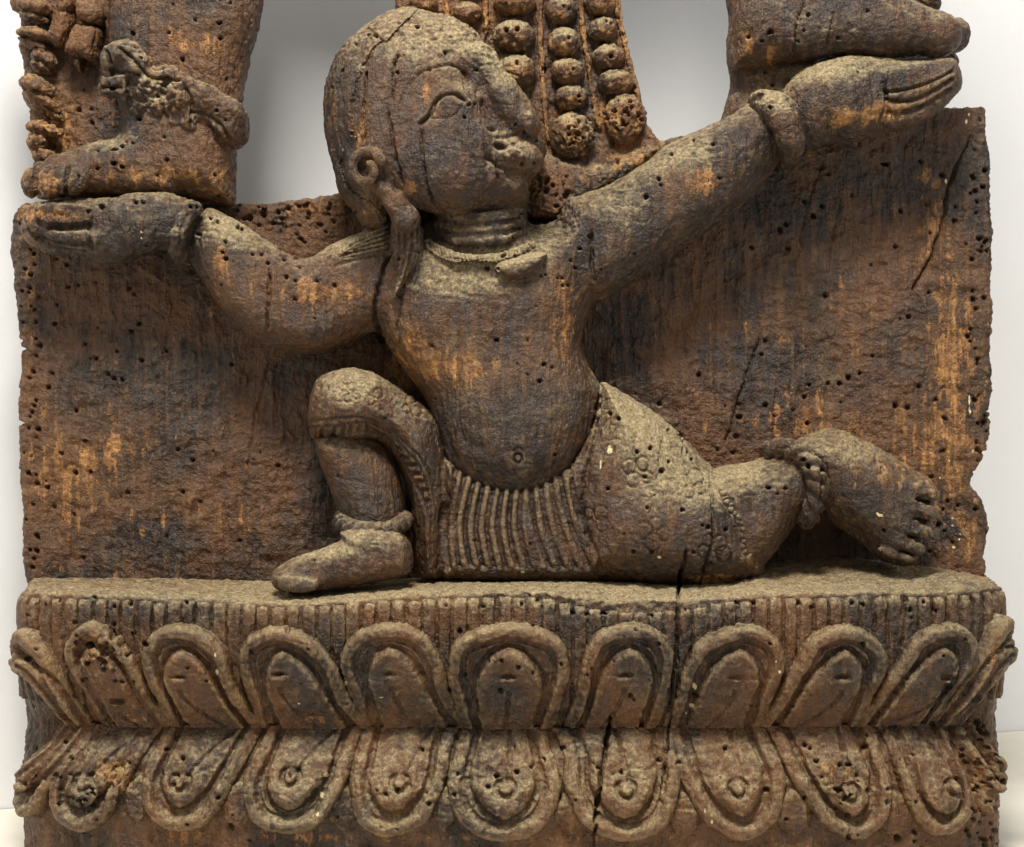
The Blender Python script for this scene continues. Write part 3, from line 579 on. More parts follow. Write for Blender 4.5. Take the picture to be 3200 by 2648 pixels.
# hair: a cap over the back and top of the head
HAIR = [(1012,370),(1009,290),(1029,210),(1060,158),(1106,108),(1162,66),(1225,36),(1280,22),(1310,40),(1300,80),(1270,120),(1235,165),(1185,225),(1152,290),(1138,360),(1134,430),(1142,468),(1100,490),(1080,530),(1092,580),(1130,620),(1180,650),(1212,690),(1205,718),(1143,718),(1090,660),(1055,602),(1038,530),(1018,440)]
F = Field(1000, 1570, 60, 800, 0, 440, 4.)
F.infl(HEAD, 190, 235, 224, 190, k=16)
H = Field(1000, 1570, 60, 800, 0, 440, 4.); H.infl(HAIR, 205, 26, 300, 210, k=4)
F.F = np.maximum(F.F-2, H.F); del H
for j in range(11):
    t = j/10; grv('hair', [(1150+75*t, 92+62*t), (1085+78*t, 180+50*t), (1040+88*t, 290+20*t), (1026+98*t, 390), (1034+92*t, 460)], 4.4, 12+4*(j % 2))
for j in range(5): grv('hair', [(1040+j*14, 420), (1055+j*14, 520), (1085+j*12, 600), (1140+j*13, 690)], 4, 7)
for x, y in ((1075, 280), (1092, 300), (1110, 265), (1060, 330), (1120, 330), (1100, 370), (1075, 390)): grv('hair', [(x, y), (x-3, y+30)], 5, 7)
sculpt('hair', F, M_W, body, rough=1., label='combed back hair cap with deep vertical grooves')

# shoulder locks, necklace, pendant
F = Field(1000, 1345, 690, 960, 60, 420, 4.)
F.infl([(1224,700),(1270,696),(1322,712),(1334,740),(1322,800),(1296,855),(1262,905),(1240,950),(1226,930),(1240,860),(1226,790)], 262, 40, 50, 120, k=6)
for x0, x1 in ((1246, 1240), (1266, 1256), (1286, 1274), (1304, 1290), (1320, 1306)): grv('hair_lock', [(x0, 712), (x0+1, 780), (x1, 840), (x1-16, 895)], 3.5, 4.5)
sculpt('hair_lock', F, M_W, body, dadd=.12)
F = Field(1000, 1260, 680, 860, 30, 400, 4.)
F.infl([(1226,696),(1160,722),(1096,748),(1052,786),(1050,824),(1120,816),(1200,800),(1226,786)], 196, 50, 52, 100, k=6)
for j in range(5): grv('shoulder_hair', [(1222, 716+j*17), (1150, 738+j*15), (1080, 772+j*9)], 4, 7)
sculpt('shoulder_hair', F, M_W, body, dadd=.16)
F = Field(1300, 1700, 720, 860, 120, 420, 4.)
pn = [(1336, 762, 262, 17), (1376, 790, 292, 18), (1420, 806, 304, 19), (1462, 814, 308, 19), (1543, 814, 306, 19), (1614, 793, 288, 18), (1660, 768, 262, 15)]
F.caps(pn, 6)
for i in range(26):
    t = i/25; x = 1340+t*318; yy = 764+50*math.sin(math.pi*t)**.7
    grv('necklace', [(x-2, yy-13), (x+2, yy+13)], 3, 6, sm=False)
sculpt('necklace', F, M_W, body, dadd=.12)
F = Field(1500, 1740, 760, 910, 150, 420, 4.)
F.infl([(1540,836),(1566,816),(1640,797),(1706,788),(1712,806),(1696,838),(1662,868),(1604,880),(1560,872)], 285, 30, 48, 60, k=6)
sculpt('scarf_end', F, M_W, body, label='leaf shaped scarf end hanging on the chest', dadd=.05)

# bracelets
F = Field(520, 680, 610, 850, 20, 330, 4.)
F.caps([(604, 652, 215, 24), (574, 690, 242, 25), (558, 735, 246, 26), (556, 780, 220, 25), (574, 826, 160, 22)], 6)
F.ell((604, 652, 226), (30, 24, 28), 20, 8); F.caps([(604, 652, 215, 20), (620, 660, 140, 20)], 6)
grv('bracelet', [(588, 670), (566, 720), (562, 780)], 4, 4)
sculpt('bracelet', F, M_W, body, label='smooth bracelet with a knob on the lower raised wrist')
F = Field(2310, 2520, 280, 560, 20, 360, 4.)
F.infl([(2338,316),(2352,294),(2378,290),(2438,300),(2486,345),(2503,410),(2506,468),(2490,512),(2450,524),(2432,505),(2430,440),(2406,384),(2366,350)], 150, 30, 130, 140, k=6)
F.caps([(2372, 322, 196, 30), (2412, 338, 262, 38), (2452, 384, 292, 42), (2470, 440, 280, 40), (2468, 486, 220, 34)], 12)
grv('bracelet_flared', [(2430, 318), (2476, 366), (2492, 430)], 4, 3)
sculpt('bracelet', F, M_W, body, part='bracelet_flared', label='wide flared bracelet on the higher raised wrist')
# anklets
def rope(path, r, turns, part, parent, label, name='anklet', strands=2):
    pts = spline(np.array([P3(*p) for p in path]), False, 10)
    lo, hi = pts.min(0)-r*2.2, pts.max(0)+r*2.2
    F = Field(lo[0], hi[0], lo[1], hi[1], lo[2], hi[2], 3.4)
    T = np.gradient(pts, axis=0); T /= np.linalg.norm(T, axis=1)[:, None]
    A = np.cross(T, [0, 0, 1.]); A /= np.linalg.norm(A, axis=1)[:, None]+1e-9; B = np.cross(T, A)
    F.caps_w = None
    for q in range(strands):
        ph = np.linspace(0, turns*2*math.pi, len(pts))+q*2*math.pi/strands
        C = pts+A*(np.cos(ph)*r*.5)[:, None]+B*(np.sin(ph)*r*.5)[:, None]
        for a, b in zip(C[:-1], C[1:]):
            m = r+12; l, h = np.minimum(a, b)-m, np.maximum(a, b)+m; sl = F.box(l[0], h[0], l[1], h[1], l[2], h[2])
            X = F.x[sl[0]][:, None, None]; Y = F.y[sl[1]][None, :, None]; Z = F.z[sl[2]][None, None, :]; v = b-a
            t = np.clip(((X-a[0])*v[0]+(Y-a[1])*v[1]+(Z-a[2])*v[2])/(v@v+1e-6), 0, 1)
            F.merge(sl, (np.sqrt((X-a[0]-t*v[0])**2+(Y-a[1]-t*v[1])**2+(Z-a[2]-t*v[2])**2)-r*.62).astype(f32), 2.5, False)
    return sculpt(name, F, M_W, parent, part=part, label=label, rough=.7, it=0)
rope([(1075, 1618, 190), (1066, 1632, 250), (1100, 1652, 306), (1160, 1660, 318), (1225, 1652, 300), (1262, 1630, 250), (1262, 1620, 190)], 25, 7, 'anklet', body, 'twisted rope anklet above the planted foot')
rope([(2405, 1412, 180), (2450, 1402, 232), (2510, 1425, 282), (2545, 1480, 300), (2552, 1545, 288), (2535, 1600, 250), (2515, 1625, 200)], 30, 4.5, 'anklet', body, 'twisted anklet of the leg stretched backward')

# ---------------- garment: knee drape, centre pleats, big thigh
KNEE = [(962,1305),(966,1267),(976,1219),(995,1181),(1029,1162),(1086,1150),(1133,1160),(1205,1190),(1262,1222),(1324,1267),(1371,1314),(1395,1381),(1400,1476),(1400,1600),(1395,1700),(1385,1800),(1330,1810),(1300,1770),(1290,1660),(1275,1560),(1250,1470),(1215,1410),(1155,1375),(1080,1380),(995,1385),(975,1370)]
THIGH = [(1790,1440),(1850,1300),(1876,1195),(1938,1224),(2005,1262),(2071,1310),(2129,1362),(2176,1410),(2228,1462),(2290,1500),(2335,1570),(2365,1640),(2385,1720),(2380,1790),(2319,1822),(2224,1838),(2114,1831),(1986,1826),(1843,1812),(1790,1780),(1770,1600)]
PLEAT = [(1386,1440),(1440,1450),(1520,1480),(1610,1490),(1700,1480),(1780,1430),(1850,1300),(1878,1215),(1890,1400),(1870,1600),(1880,1800),(1840,1818),(1700,1818),(1550,1818),(1440,1812),(1375,1790),(1380,1600)]
F = Field(950, 2380, 1140, 1830, -24, 420, 4.); F.zcut = -6
F.infl(KNEE, 120, 130, 200, 130, k=16)
F.ell((1110, 1270, 200), (120, 105, 160), -10, 30)
F.infl(PLEAT, 150, 60, 112, 160, k=14)
F.infl(THIGH, 120, 170, 215, 130, k=12)
F.ell((2090, 1640, 200), (210, 150, 160), 10, 60)
G_ = lambda p, *a, **k: grv('garment', p, *a, **k)
for j in range(13):
    t = j/12; xt = 1425+t*350; yt = 1462+math.sin(math.pi*(t*.9+.02))*74-t*26; xb = 1398+t*440+(40*t if t > .6 else 0)
    G_([(xt, yt), ((xt+xb)/2-18*(1-t)-10, (yt+1780)/2), (xb, 1775)], 7.5, 14-6*t)
# hem band with lozenges on the knee drape
G_([(350,665),(500,655),(640,640),(760,660),(880,730),(1000,830),(1100,930),(1170,1060),(1190,1200)], 3.4, 6, 800, 1000, K)
G_([(350,705),(500,700),(700,672),(800,700),(900,770),(990,860),(1070,960),(1130,1080),(1160,1240)], 3.4, 7, 800, 1000, K)
G_([(370,790),(520,775),(730,740),(830,790),(920,870),(990,980),(1060,1120),(1110,1260)], 3.6, 8, 800, 1000, K)
for x, y, a in ((385,750,90),(430,748,90),(510,740,100),(570,735,100),(620,728,100),(680,722,100),(735,712,80),(800,750,50),(860,790,40),(920,840,30),(960,900,20),(1010,950,10),(1050,1010,0),(1080,1060,0),(1110,1120,0),(1125,1190,0)):
    c, s_ = math.cos(math.radians(a)), math.sin(math.radians(a)); x, y = 800+x/K, 1000+y/K
    G_([(x-13*c, y-13*s_), (x+13*c, y+13*s_)], 5.5, 10 if x > 1180 else 7, sm=False)
def ring(cx, cy, r, wd=3.2, dp=4, part='garment'):
    th = np.linspace(0, 6.283, 12); grv(part, [(cx+r*math.cos(t), cy+r*math.sin(t)) for t in th], wd, dp)
for cx, cy, r, n, a0 in ((1995,1476,25,4,.6),(2166,1514,24,4,.4),(2043,1668,25,4,.2),(2232,1716,24,5,.5),(1857,1622,22,4,.7),(1096,1232,16,3,.2),(1180,1250,15,3,1.),(1290,1270,16,3,.5),(1080,1200,13,3,.5)):
    for i in range(n):
        a = a0+i*2*math.pi/n; ring(cx+r*1.25*math.cos(a)+rr.uniform(-4, 4), cy+r*1.25*math.sin(a)+rr.uniform(-4, 4), r*rr.uniform(.75, 1.12), 3, rr.uniform(2, 5.5))
G_([(1250,745),(1270,830),(1330,1000),(1390,1150),(1385,1280)], 5, 8, 1700, 1100, K)
G_([(1115,790),(1185,980),(1290,1130),(1300,1350)], 3.6, 7, 1700, 1100, K)
G_([(1150,900),(1230,1060),(1330,1230),(1330,1400)], 3.2, 5, 1700, 1100, K)
for x, y in ((1150,860),(1185,920),(1210,980),(1240,1030),(1290,1080),(1320,1160),(1330,1240),(1335,1310)): ring(1700+x/K, 1100+y/K, 11, 3, 7)
G_([(190,700),(180,850),(200,1000),(240,1100)], 4, 8, 1700, 1100, K)
G_([(925,570),(920,680),(970,760)], 3, 5, 1700, 1100, K)
G_([(330,180),(345,300),(320,430),(250,600),(190,700)], 4, 6, 1700, 1100, K)
sculpt('garment', F, M_W, body, rough=.75, label='wrapped lower garment with centre pleats, flowers and patterned hem', dadd=.02)

# ---------------- standing deity: left leg, right leg
LEG = [(345,-330),(350,-100),(345,0),(342,60),(345,150),(350,230),(372,320),(378,370),(368,425),(330,440),(267,457),(190,481),(143,510),(118,545),(116,590),(125,620),(200,615),(333,612),(500,622),(620,632),(690,640),(731,640),(736,560),(740,476),(748,420),(757,330),(760,280),(768,240),(781,181),(810,95),(824,0),(835,-100),(850,-330)]
F = Field(90, 900, -280, 700, -90, 270, 4.6)
F.infl(LEG, 70, 120, 130, 130, k=14)
F.infl([(122,560),(160,515),(240,474),(340,446),(430,470),(520,520),(560,600),(500,618),(333,612),(200,616),(128,618)], 120, 60, 72, 80, k=20)
F.ell((160, 570, 186), (46, 54, 50), 0, 5); F.ell((96, 570, 110), (28, 50, 34), 0, 8); F.ell((112, 560, 180), (10, 60, 30), 0, 6, cut=True); F.ell((222, 566, 196), (60, 44, 40), -14, 6); F.ell((215, 545, 182), (70, 40, 34), -20, 14)
WEAR.append((150, 575, 40, 45, 1.3)); CRUST.append((150, 575, 40, 45, .7))
grv('deity_leg', [(212, 520), (200, 560), (206, 612)], 6, 11); grv('deity_leg', [(112, 530), (108, 570), (118, 612)], 6, 10)
legl = sculpt('deity_leg', F, M_PANEL, root, rough=1.15, label='lower leg and worn foot standing on the lower raised hand')
F = Field(300, 800, 100, 520, 0, 330, 4.)
for c, r, a in (((385,168,205),(62,42,50),-5),((350,188,200),(36,40,40),0),((430,205,210),(44,46,42),40),((345,272,190),(36,40,42),0),((395,262,190),(46,60,40),0),((470,262,200),(50,52,40),20),
                ((540,236,200),(48,28,34),25),((560,290,200),(44,60,40),0),((500,320,190),(60,46,36),20),((560,350,180),(50,60,34),20),((440,320,180),(40,50,34),0),((590,330,200),(34,80,30),-5)):
    F.ell(c, r, a, 9)
F.caps([(560, 270, 200, 36), (640, 305, 196, 42), (712, 352, 168, 46), (742, 395, 110, 46), (730, 430, 60, 40)], 14)
F.caps([(640, 345, 190, 30), (708, 395, 166, 36), (736, 425, 110, 36)], 16)
for p in ([(372,150),(420,190),(470,240),(560,250)],[(330,230),(380,225),(430,240)],[(400,250),(400,330)],[(520,250),(505,320),(520,380)],[(575,262),(598,330),(590,400)],[(600,350),(670,375),(720,440)],[(320,275),(375,275)],[(330,160),(345,200)]):
    grv('anklet_beast', p, 6, 11)
CRUST.append((470, 290, 130, 90, 1.)); CRUST.append((600, 360, 60, 60, .8))
sculpt('anklet', F, M_W, legl, part='anklet_beast', rough=1.3, label='heavy knotted anklet with a rounded beast head', wadd=.1)
RLEG = [(2271,-330),(2268,-100),(2271,0),(2278,60),(2270,140),(2272,200),(2290,232),(2400,222),(2470,200),(2557,176),(2629,172),(2724,176),(2819,182),(2914,181),(2971,168),(2995,138),(3003,100),(2986,71),(2943,50),(2905,40),(2867,20),(2800,-20),(2760,-80),(2750,-330)]
F = Field(2240, 3060, -280, 420, -90, 330, 4.6)
F.infl(RLEG, 110, 95, 135, 140, k=14)
F.infl([(2283,232),(2330,215),(2470,196),(2560,190),(2540,300),(2440,380),(2260,395),(2252,371),(2276,290)], 60, 60, 80, 110, k=14)
F.infl([(2500,150),(2900,150),(2980,170),(2960,215),(2600,230),(2480,215)], 30, 20, 40, 60, k=10)
F.ell((2990, 112, 104), (42, 56, 50), 10, 10); F.ell((2930, 112, 172), (68, 62, 60), 8, 16)
F.caps([(2370, 60, 190, 60), (2520, 110, 180, 60), (2760, 100, 176, 66), (2900, 108, 176, 56)], 50)
F.ell((2890, 8, 20), (50, 44, 50), 30, 6)
legr = sculpt('deity_leg', F, M_W, root, part='deity_leg_right', rough=.95, label='foot and ankle resting on the higher raised hand', dadd=.05)

F = Field(60, 2960, -2200, -150, -140, 300, 18.)  # unseen body mass above the legs, added and shaped to shadow the wall
F.infl([(350,-230),(600,-220),(850,-230),(890,-550),(960,-850),(1500,-950),(2150,-1450),(2260,-1200),(2280,-230),(2500,-220),(2750,-230),(2800,-900),(2820,-1600),(2600,-2050),(1700,-2050),(900,-1380),(330,-1100),(300,-600)], 50, 150, 160, 140, k=20)
sculpt('unseen_deity_shade_mass', F, M_W, root, hole=False, label='unseen stand-in for the deity hips, added to shade the wall')
# ---------------- drapery at far left
drap = empty('drapery', root)
F = Field(20, 400, -280, 640, -90, 130, 5.)
F.infl([(30,-330),(33,0),(62,48),(66,110),(60,150),(74,190),(78,240),(70,300),(92,340),(98,390),(92,450),(108,490),(108,560),(120,620),(380,620),(390,300),(380,-330)], 0, 26, 28, 60, k=4, n=3)
sculpt('backing', F, M_GARL, drap, rough=1.5)
fold = [((112, 22, 60), (58, 30, 44), 12), ((108, 58, 50), (52, 22, 36), 14), ((112, 108, 66), (62, 24, 44), 8), ((104, 138, 54), (54, 16, 36), 20), ((140, 186, 50), (46, 30, 40), 35), ((132, 214, 44), (40, 20, 34), 30),
        ((118, 272, 66), (60, 34, 46), 22), ((140, 318, 56), (62, 26, 44), 30), ((150, 352, 44), (62, 18, 30), 28), ((140, 404, 62), (62, 28, 44), 16), ((120, 446, 60), (36, 34, 40), 10), ((142, 488, 50), (44, 28, 40), 8), ((150, 520, 44), (50, 26, 36), 0)]
for c, r, a in fold:
    p = P3(*c); m = max(r)+24
    F = Field(p[0]-m, p[0]+m, p[1]-m, p[1]+m, max(p[2]-m, -20), p[2]+m, 4.8)
    F.ell(c, r, a, 6); F.ell((c[0]+8, c[1]+r[1]*.95, c[2]+r[2]*.7), (r[0]*1.1, r[1]*.45, r[2]*.5), a+6, 8, cut=True)
    sculpt('fold', F, M_GARL, drap, rough=1.5)
for pts, d in (([(178,30),(205,22),(232,40),(236,80),(215,120),(196,148),(160,138),(144,112),(158,78)], 66), ([(240,75),(280,78),(318,96),(310,150),(300,190),(250,182),(204,166),(216,118)], 80),
               ([(180,-30),(215,-30),(238,0),(236,32),(200,48),(178,28)], 80), ([(240,10),(280,-4),(318,14),(330,50),(310,80),(260,74),(236,50)], 90), ([(232,186),(262,180),(270,210),(256,236),(230,212)], 40)):
    p = np.array([P3(a, b, d) for a, b in pts])
    F = Field(p[:, 0].min()-20, p[:, 0].max()+20, p[:, 1].min()-20, p[:, 1].max()+20, -20, 170, 4.)
    F.infl(pts, d, 30, 42, 60, k=4); sculpt('tassel', F, M_GARL, drap, rough=1.2)

# ---------------- garland hanging in the middle
garl = empty('bead_garland', root)
F = Field(1200, 2080, -280, 700, -110, 130, 5.)
F.infl([(1228,-330),(1233,0),(1240,60),(1300,300),(1500,560),(1700,640),(1800,640),(1900,590),(2010,520),(2062,474),(2058,448),(2026,389),(2020,350),(2005,300),(1988,236),(1965,145),(1942,65),(1930,0),(1900,-330)], 20, 22, 36, 110, k=4, n=3)
F.infl([(1640,520),(1700,480),(1780,500),(1860,520),(1980,470),(2062,468),(2000,560),(1860,640),(1760,700),(1650,700),(1600,640)], 40, 60, 70, 100, k=16)
sculpt('backing', F, M_GARL, garl, rough=1.7, grain=1.5)
beads = [(1326,12,46,38),(1458,42,50,36),(1607,12,66,42),(1607,114,68,54),(1611,227,68,56),(1753,38,52,44),(1763,133,54,46),(1772,228,56,46),(1786,306,54,42),(1786,425,72,72),(1873,12,50,42),(1881,95,49,40),(1900,181,53,42),(1923,259,57,43),(1950,372,65,80),(1470,-60,50,40),(1745,-58,52,44),(1600,-100,66,48),(1330,-80,48,44),(1866,-80,50,42)]
for bx, by, rx, ry in beads:
    d = 62; p = P3(bx, by, d); m = max(rx, ry)+26
    F = Field(p[0]-m, p[0]+m, p[1]-m, p[1]+m, 0, d+rx+26, 4.)
    big_ = ry > 65
    F.ell((bx, by, d), (rx, ry, rx*.92), 0, 6)
    F.infl([(bx-rx*.95, by+ry*.2), (bx-rx*.8, by-ry*.55), (bx, by-ry*.98), (bx+rx*.8, by-ry*.55), (bx+rx*.95, by+ry*.2), (bx+rx*.6, by+ry*(.95 if not big_ else .8)), (bx, by+ry*(1. if not big_ else 1.15)), (bx-rx*.6, by+ry*.95)], 46, rx*.55, rx*.8, 50, k=8)
    CRUST.append((bx+4, by+ry*.15, rx*.6, ry*.5, .9 if not big_ else 1.4)); WEAR.append((bx+6, by+ry*.2, rx*.55, ry*.45, .55)); DUST.append((bx, by-ry*.7, rx*.8, ry*.35, .3))
    sculpt('bead', F, M_GARL, garl, rough=.9)
for path in ([(1516,-200),(1516,0),(1519,100)],[(1687,-200),(1687,0),(1690,152),(1698,267),(1706,381),(1712,440)],[(1816,-200),(1816,0),(1824,114),(1843,229),(1862,343),(1872,400)],[(1923,-200),(1928,0),(1945,100),(1970,200),(1992,300),(2010,380)],[(1390,-200),(1392,0),(1400,60)]):
    q = spline(path, False, 3); F = Field(min(P3(x, y, 60)[0] for x, y in path)-20, max(P3(x, y, 60)[0] for x, y in path)+20, -170, 480, 30, 90, 4.)
    F.caps([(x, y, 58, 11) for x, y in q], 4); sculpt('cord', F, M_GARL, garl, rough=1.2, wadd=.7)

# ---------------- lotus pedestal
ped = empty('lotus_pedestal', root)
plan = np.array([(108,-90),(103,0),(106,90),(118,180),(152,268),(225,340),(400,378),(800,402),(1200,418),(1600,425),(2000,418),(2400,404),(2780,384),(2930,352),(3035,280),(3078,180),(3088,90),(3090,0),(3090,-90)], float)
C0 = spline(plan, False, 16); seg = np.r_[0, np.cumsum(np.linalg.norm(np.diff(C0, axis=0), axis=1))]; SL = seg[-1]
sg = np.linspace(0, SL, 1400); Cs = np.stack([np.interp(sg, seg, C0[:, 0]), np.interp(sg, seg, C0[:, 1])], 1)
T_ = np.gradient(Cs, axis=0); T_ /= np.linalg.norm(T_, axis=1)[:, None]; Ns = np.stack([-T_[:, 1], T_[:, 0]], 1)
if Ns[700, 1] < 0: Ns = -Ns
for m in range(2): Ns[:, m] = np.convolve(np.pad(Ns[:, m], 12, 'edge'), np.ones(25)/25, 'valid')
Ns /= np.linalg.norm(Ns, axis=1)[:, None]
imx = CX+(Cs[:, 0]-CX)*D/(D-Cs[:, 1])
vis = slice(int(np.argmin(imx)), int(np.argmax(imx))+1)
def s_of(px): return np.interp(px, np.maximum.accumulate(imx[vis]), sg[vis])
def at_s(s): return np.interp(s, sg, Cs[:, 0]), np.interp(s, sg, Cs[:, 1]), np.interp(s, sg, Ns[:, 0]), np.interp(s, sg, Ns[:, 1])
def y_of(px, py):                      # world height (down) of a photo point on the pedestal front
    d = at_s(s_of(px))[1]; return CY+(py-CY)*(D-d)/D
KF = (D-400)/D
def Y4(py): return CY+(py-CY)*KF
PY = [Y4(v) for v in (1800, 1848, 1880, 1950, 2050, 2130, 2210, 2262, 2285, 2310, 2380, 2460, 2560, 2600, 2640, 2800)]
PO = [-4, -2, 0, 0, -8, -24, -56, -84, -96, -84, -48, -30, -26, -34, -38, -38]
def side(s): return .18+.82*sstep(.15, .85, np.interp(s, sg, Ns[:, 1]))
def prof(y, s): return np.interp(y, PY, PO)*side(s)
def place(s, y, off):
    X, Dd, nx, nd = at_s(s); return np.stack([X+nx*off, y, Dd+nd*off], -1)
FX = np.array([60, 400, 700, 900, 1010, 1165, 1320, 1475, 1682, 1800, 1913, 2120, 2275, 2480, 2768, 2975, 3078, 3115])
FY = np.array([1848, 1862, 1872, 1884, 1880, 1868, 1858, 1850, 1846, 1862, 1872, 1872, 1862, 1852, 1846, 1846, 1838, 1830])
BXs = np.array([60, 400, 800, 1000, 1400, 1800, 2100, 2250, 2400, 2600, 2750, 2900, 3080])
BYs = np.array([1808, 1808, 1816, 1826, 1800, 1796, 1806, 1800, 1752, 1738, 1746, 1772, 1806])
def ytop_front(s):
    X, Dd, _, _ = at_s(s); px = CX+(X-CX)*D/(D-Dd); return CY+(np.interp(px, FX, FY)-CY)*(D-Dd)/D
# body of the pedestal: side wall and top in one sheet
ns = int(SL/5.2); ss = np.linspace(0, SL, ns)
yt = ytop_front(ss)
rows = []
for t in np.linspace(0, 1, 66)[:-1]:      # top: from the back line to just short of the edge
    X, Dd, nx, nd = at_s(ss); xb = np.clip(X, 106, 3088); db = -30.
    xx = xb+(X-nx*12-xb)*t; dd = db+(Dd-nd*12-db)*t
    yb = np.interp(CX+(xx-CX)*1.0, BXs, BYs)
    wq = sstep(26, 60, np.abs(yb-yt)); hump = (1-t**5)*(1-wq)+wq*np.clip(1-t*1.05, 0, 1)**1.3
    rows.append(np.stack([xx, yt-2+(yb-yt)*hump, dd], -1))
for a in np.linspace(0, math.pi/2, 5): rows.append(place(ss, yt+12*(1-math.cos(a)), -12+12*math.sin(a)))
bot = Y4(2790)
for t in np.linspace(0, 1, 160)[1:]:
    y = yt+12+(bot-yt-12)*t; rows.append(place(ss, y, prof(y, ss)))
V = np.array(rows).transpose(1, 0, 2).reshape(-1, 3); Q = grid_quads(ns, len(rows))
def fixq(V, Q, dirv=(0, -.4, 1)):
    n = np.cross(V[Q[:, 2]]-V[Q[:, 0]], V[Q[:, 3]]-V[Q[:, 1]]).sum(0)
    return Q if n@np.array(dirv) > 0 else Q[:, ::-1].copy()
Q = fixq(V, Q)
for _ in range(12): pass
sculpt('pedestal_body', (V, Q), M_BASE, ped, rough=1.2, it=0)
# flutes: upright ribs under the top edge
sp = 46.5; s0 = s_of(66); s1 = s_of(3122); nfl = int((s1-s0)/(sp*.93)); rf = random.Random(5)
for i in range(-3, nfl+4):
    sc_ = s0+(i+.5)*(s1-s0)/nfl+rf.uniform(-3, 3); wd = (s1-s0)/nfl*rf.uniform(.82, .97)
    if sc_ < 40 or sc_ > SL-40: continue
    nu, nv = 14, 60; u = np.linspace(-1, 1, nu)[:, None]; v = np.linspace(0, 1, nv)[None, :]
    pxc = float(np.interp(sc_, sg, imx)); wornx = math.exp(-((pxc-2000)/260)**2)
    y0 = float(ytop_front(np.array([sc_]))[0])+8+rf.uniform(0, 9)+wornx*22; y1 = Y4(2215)
    y = y0+(y1-y0)*v+0*u; tp = np.clip(v*(y1-y0)/34, 0, 1); lean = rf.uniform(-2, 2)
    point = 1.3 if 2540 < pxc < 2800 else .6
    prof_u = np.sqrt(np.clip(1-np.abs(u)**2.6, 0, 1))
    hh = (13.5-wornx*4)*prof_u*np.sqrt(np.clip(1-(1-tp)**2*(1+point*np.abs(u)*1.4), 0, 1))-4*(np.abs(u) > .97)-3*(tp <= 0)
    X = place((sc_+u*wd/2+lean*v).repeat(1, 1)+0*v, y, prof(y, sc_)+hh+1)
    V = X.reshape(-1, 3); Q = fixq(V, grid_quads(nu, nv), (0, 0, 1) if 0 < at_s(sc_)[3] else (0, 0, 1))
    if at_s(sc_)[3] < .3:
        n = np.cross(V[Q[:, 2]]-V[Q[:, 0]], V[Q[:, 3]]-V[Q[:, 1]]).sum(0); X_, D_, nx, nd = at_s(sc_)
        if n[0]*nx+n[2]*nd < 0: Q = Q[:, ::-1].copy()
    sculpt('flute', (V, Q), M_BASE, ped, rough=.8, it=0)
# petals
def tongue(A, B, q, tip, sgn):
    '''inner lobe of a petal: pointed at the tip, swept along with the petal's own lean'''
    rows_ = []
    ins = q > 2; js = [j for j in range(A.shape[1]) if ins[:, j].any()]
    if sgn < 0: js = js[::-1]
    h_ = abs(B[0, 1]-B[0, 0]); n0 = int(tip/h_); L_, R_ = [], []
    wmax = max(ins[:, j].sum() for j in js)*abs(A[1, 0]-A[0, 0])
    for m, j in enumerate(js[n0:]):
        c = A[ins[:, j], j]; l, r_ = c.min(), c.max(); t = m*h_
        z_ = min(t/(wmax*.38), 1); k_ = .68 if sgn > 0 else .95; f = .5-.29*(k_*math.sqrt(max(0, 1-(1-z_)**2))+(1-k_)*(1-(1-z_)**1.7))-(.0 if t > 4 else .0)
        L_.append((l+(r_-l)*f, B[0, j])); R_.append((r_-(r_-l)*f, B[0, j]))
    if len(L_) < 4: return q*0-50
    L_.append((L_[-1][0], L_[-1][1]+60*sgn)); R_.append((R_[-1][0], R_[-1][1]+60*sgn))
    return -poly_sdf(np.array(L_[::3]+[L_[-1]]+[R_[-1]]+R_[::-3]), A, B)
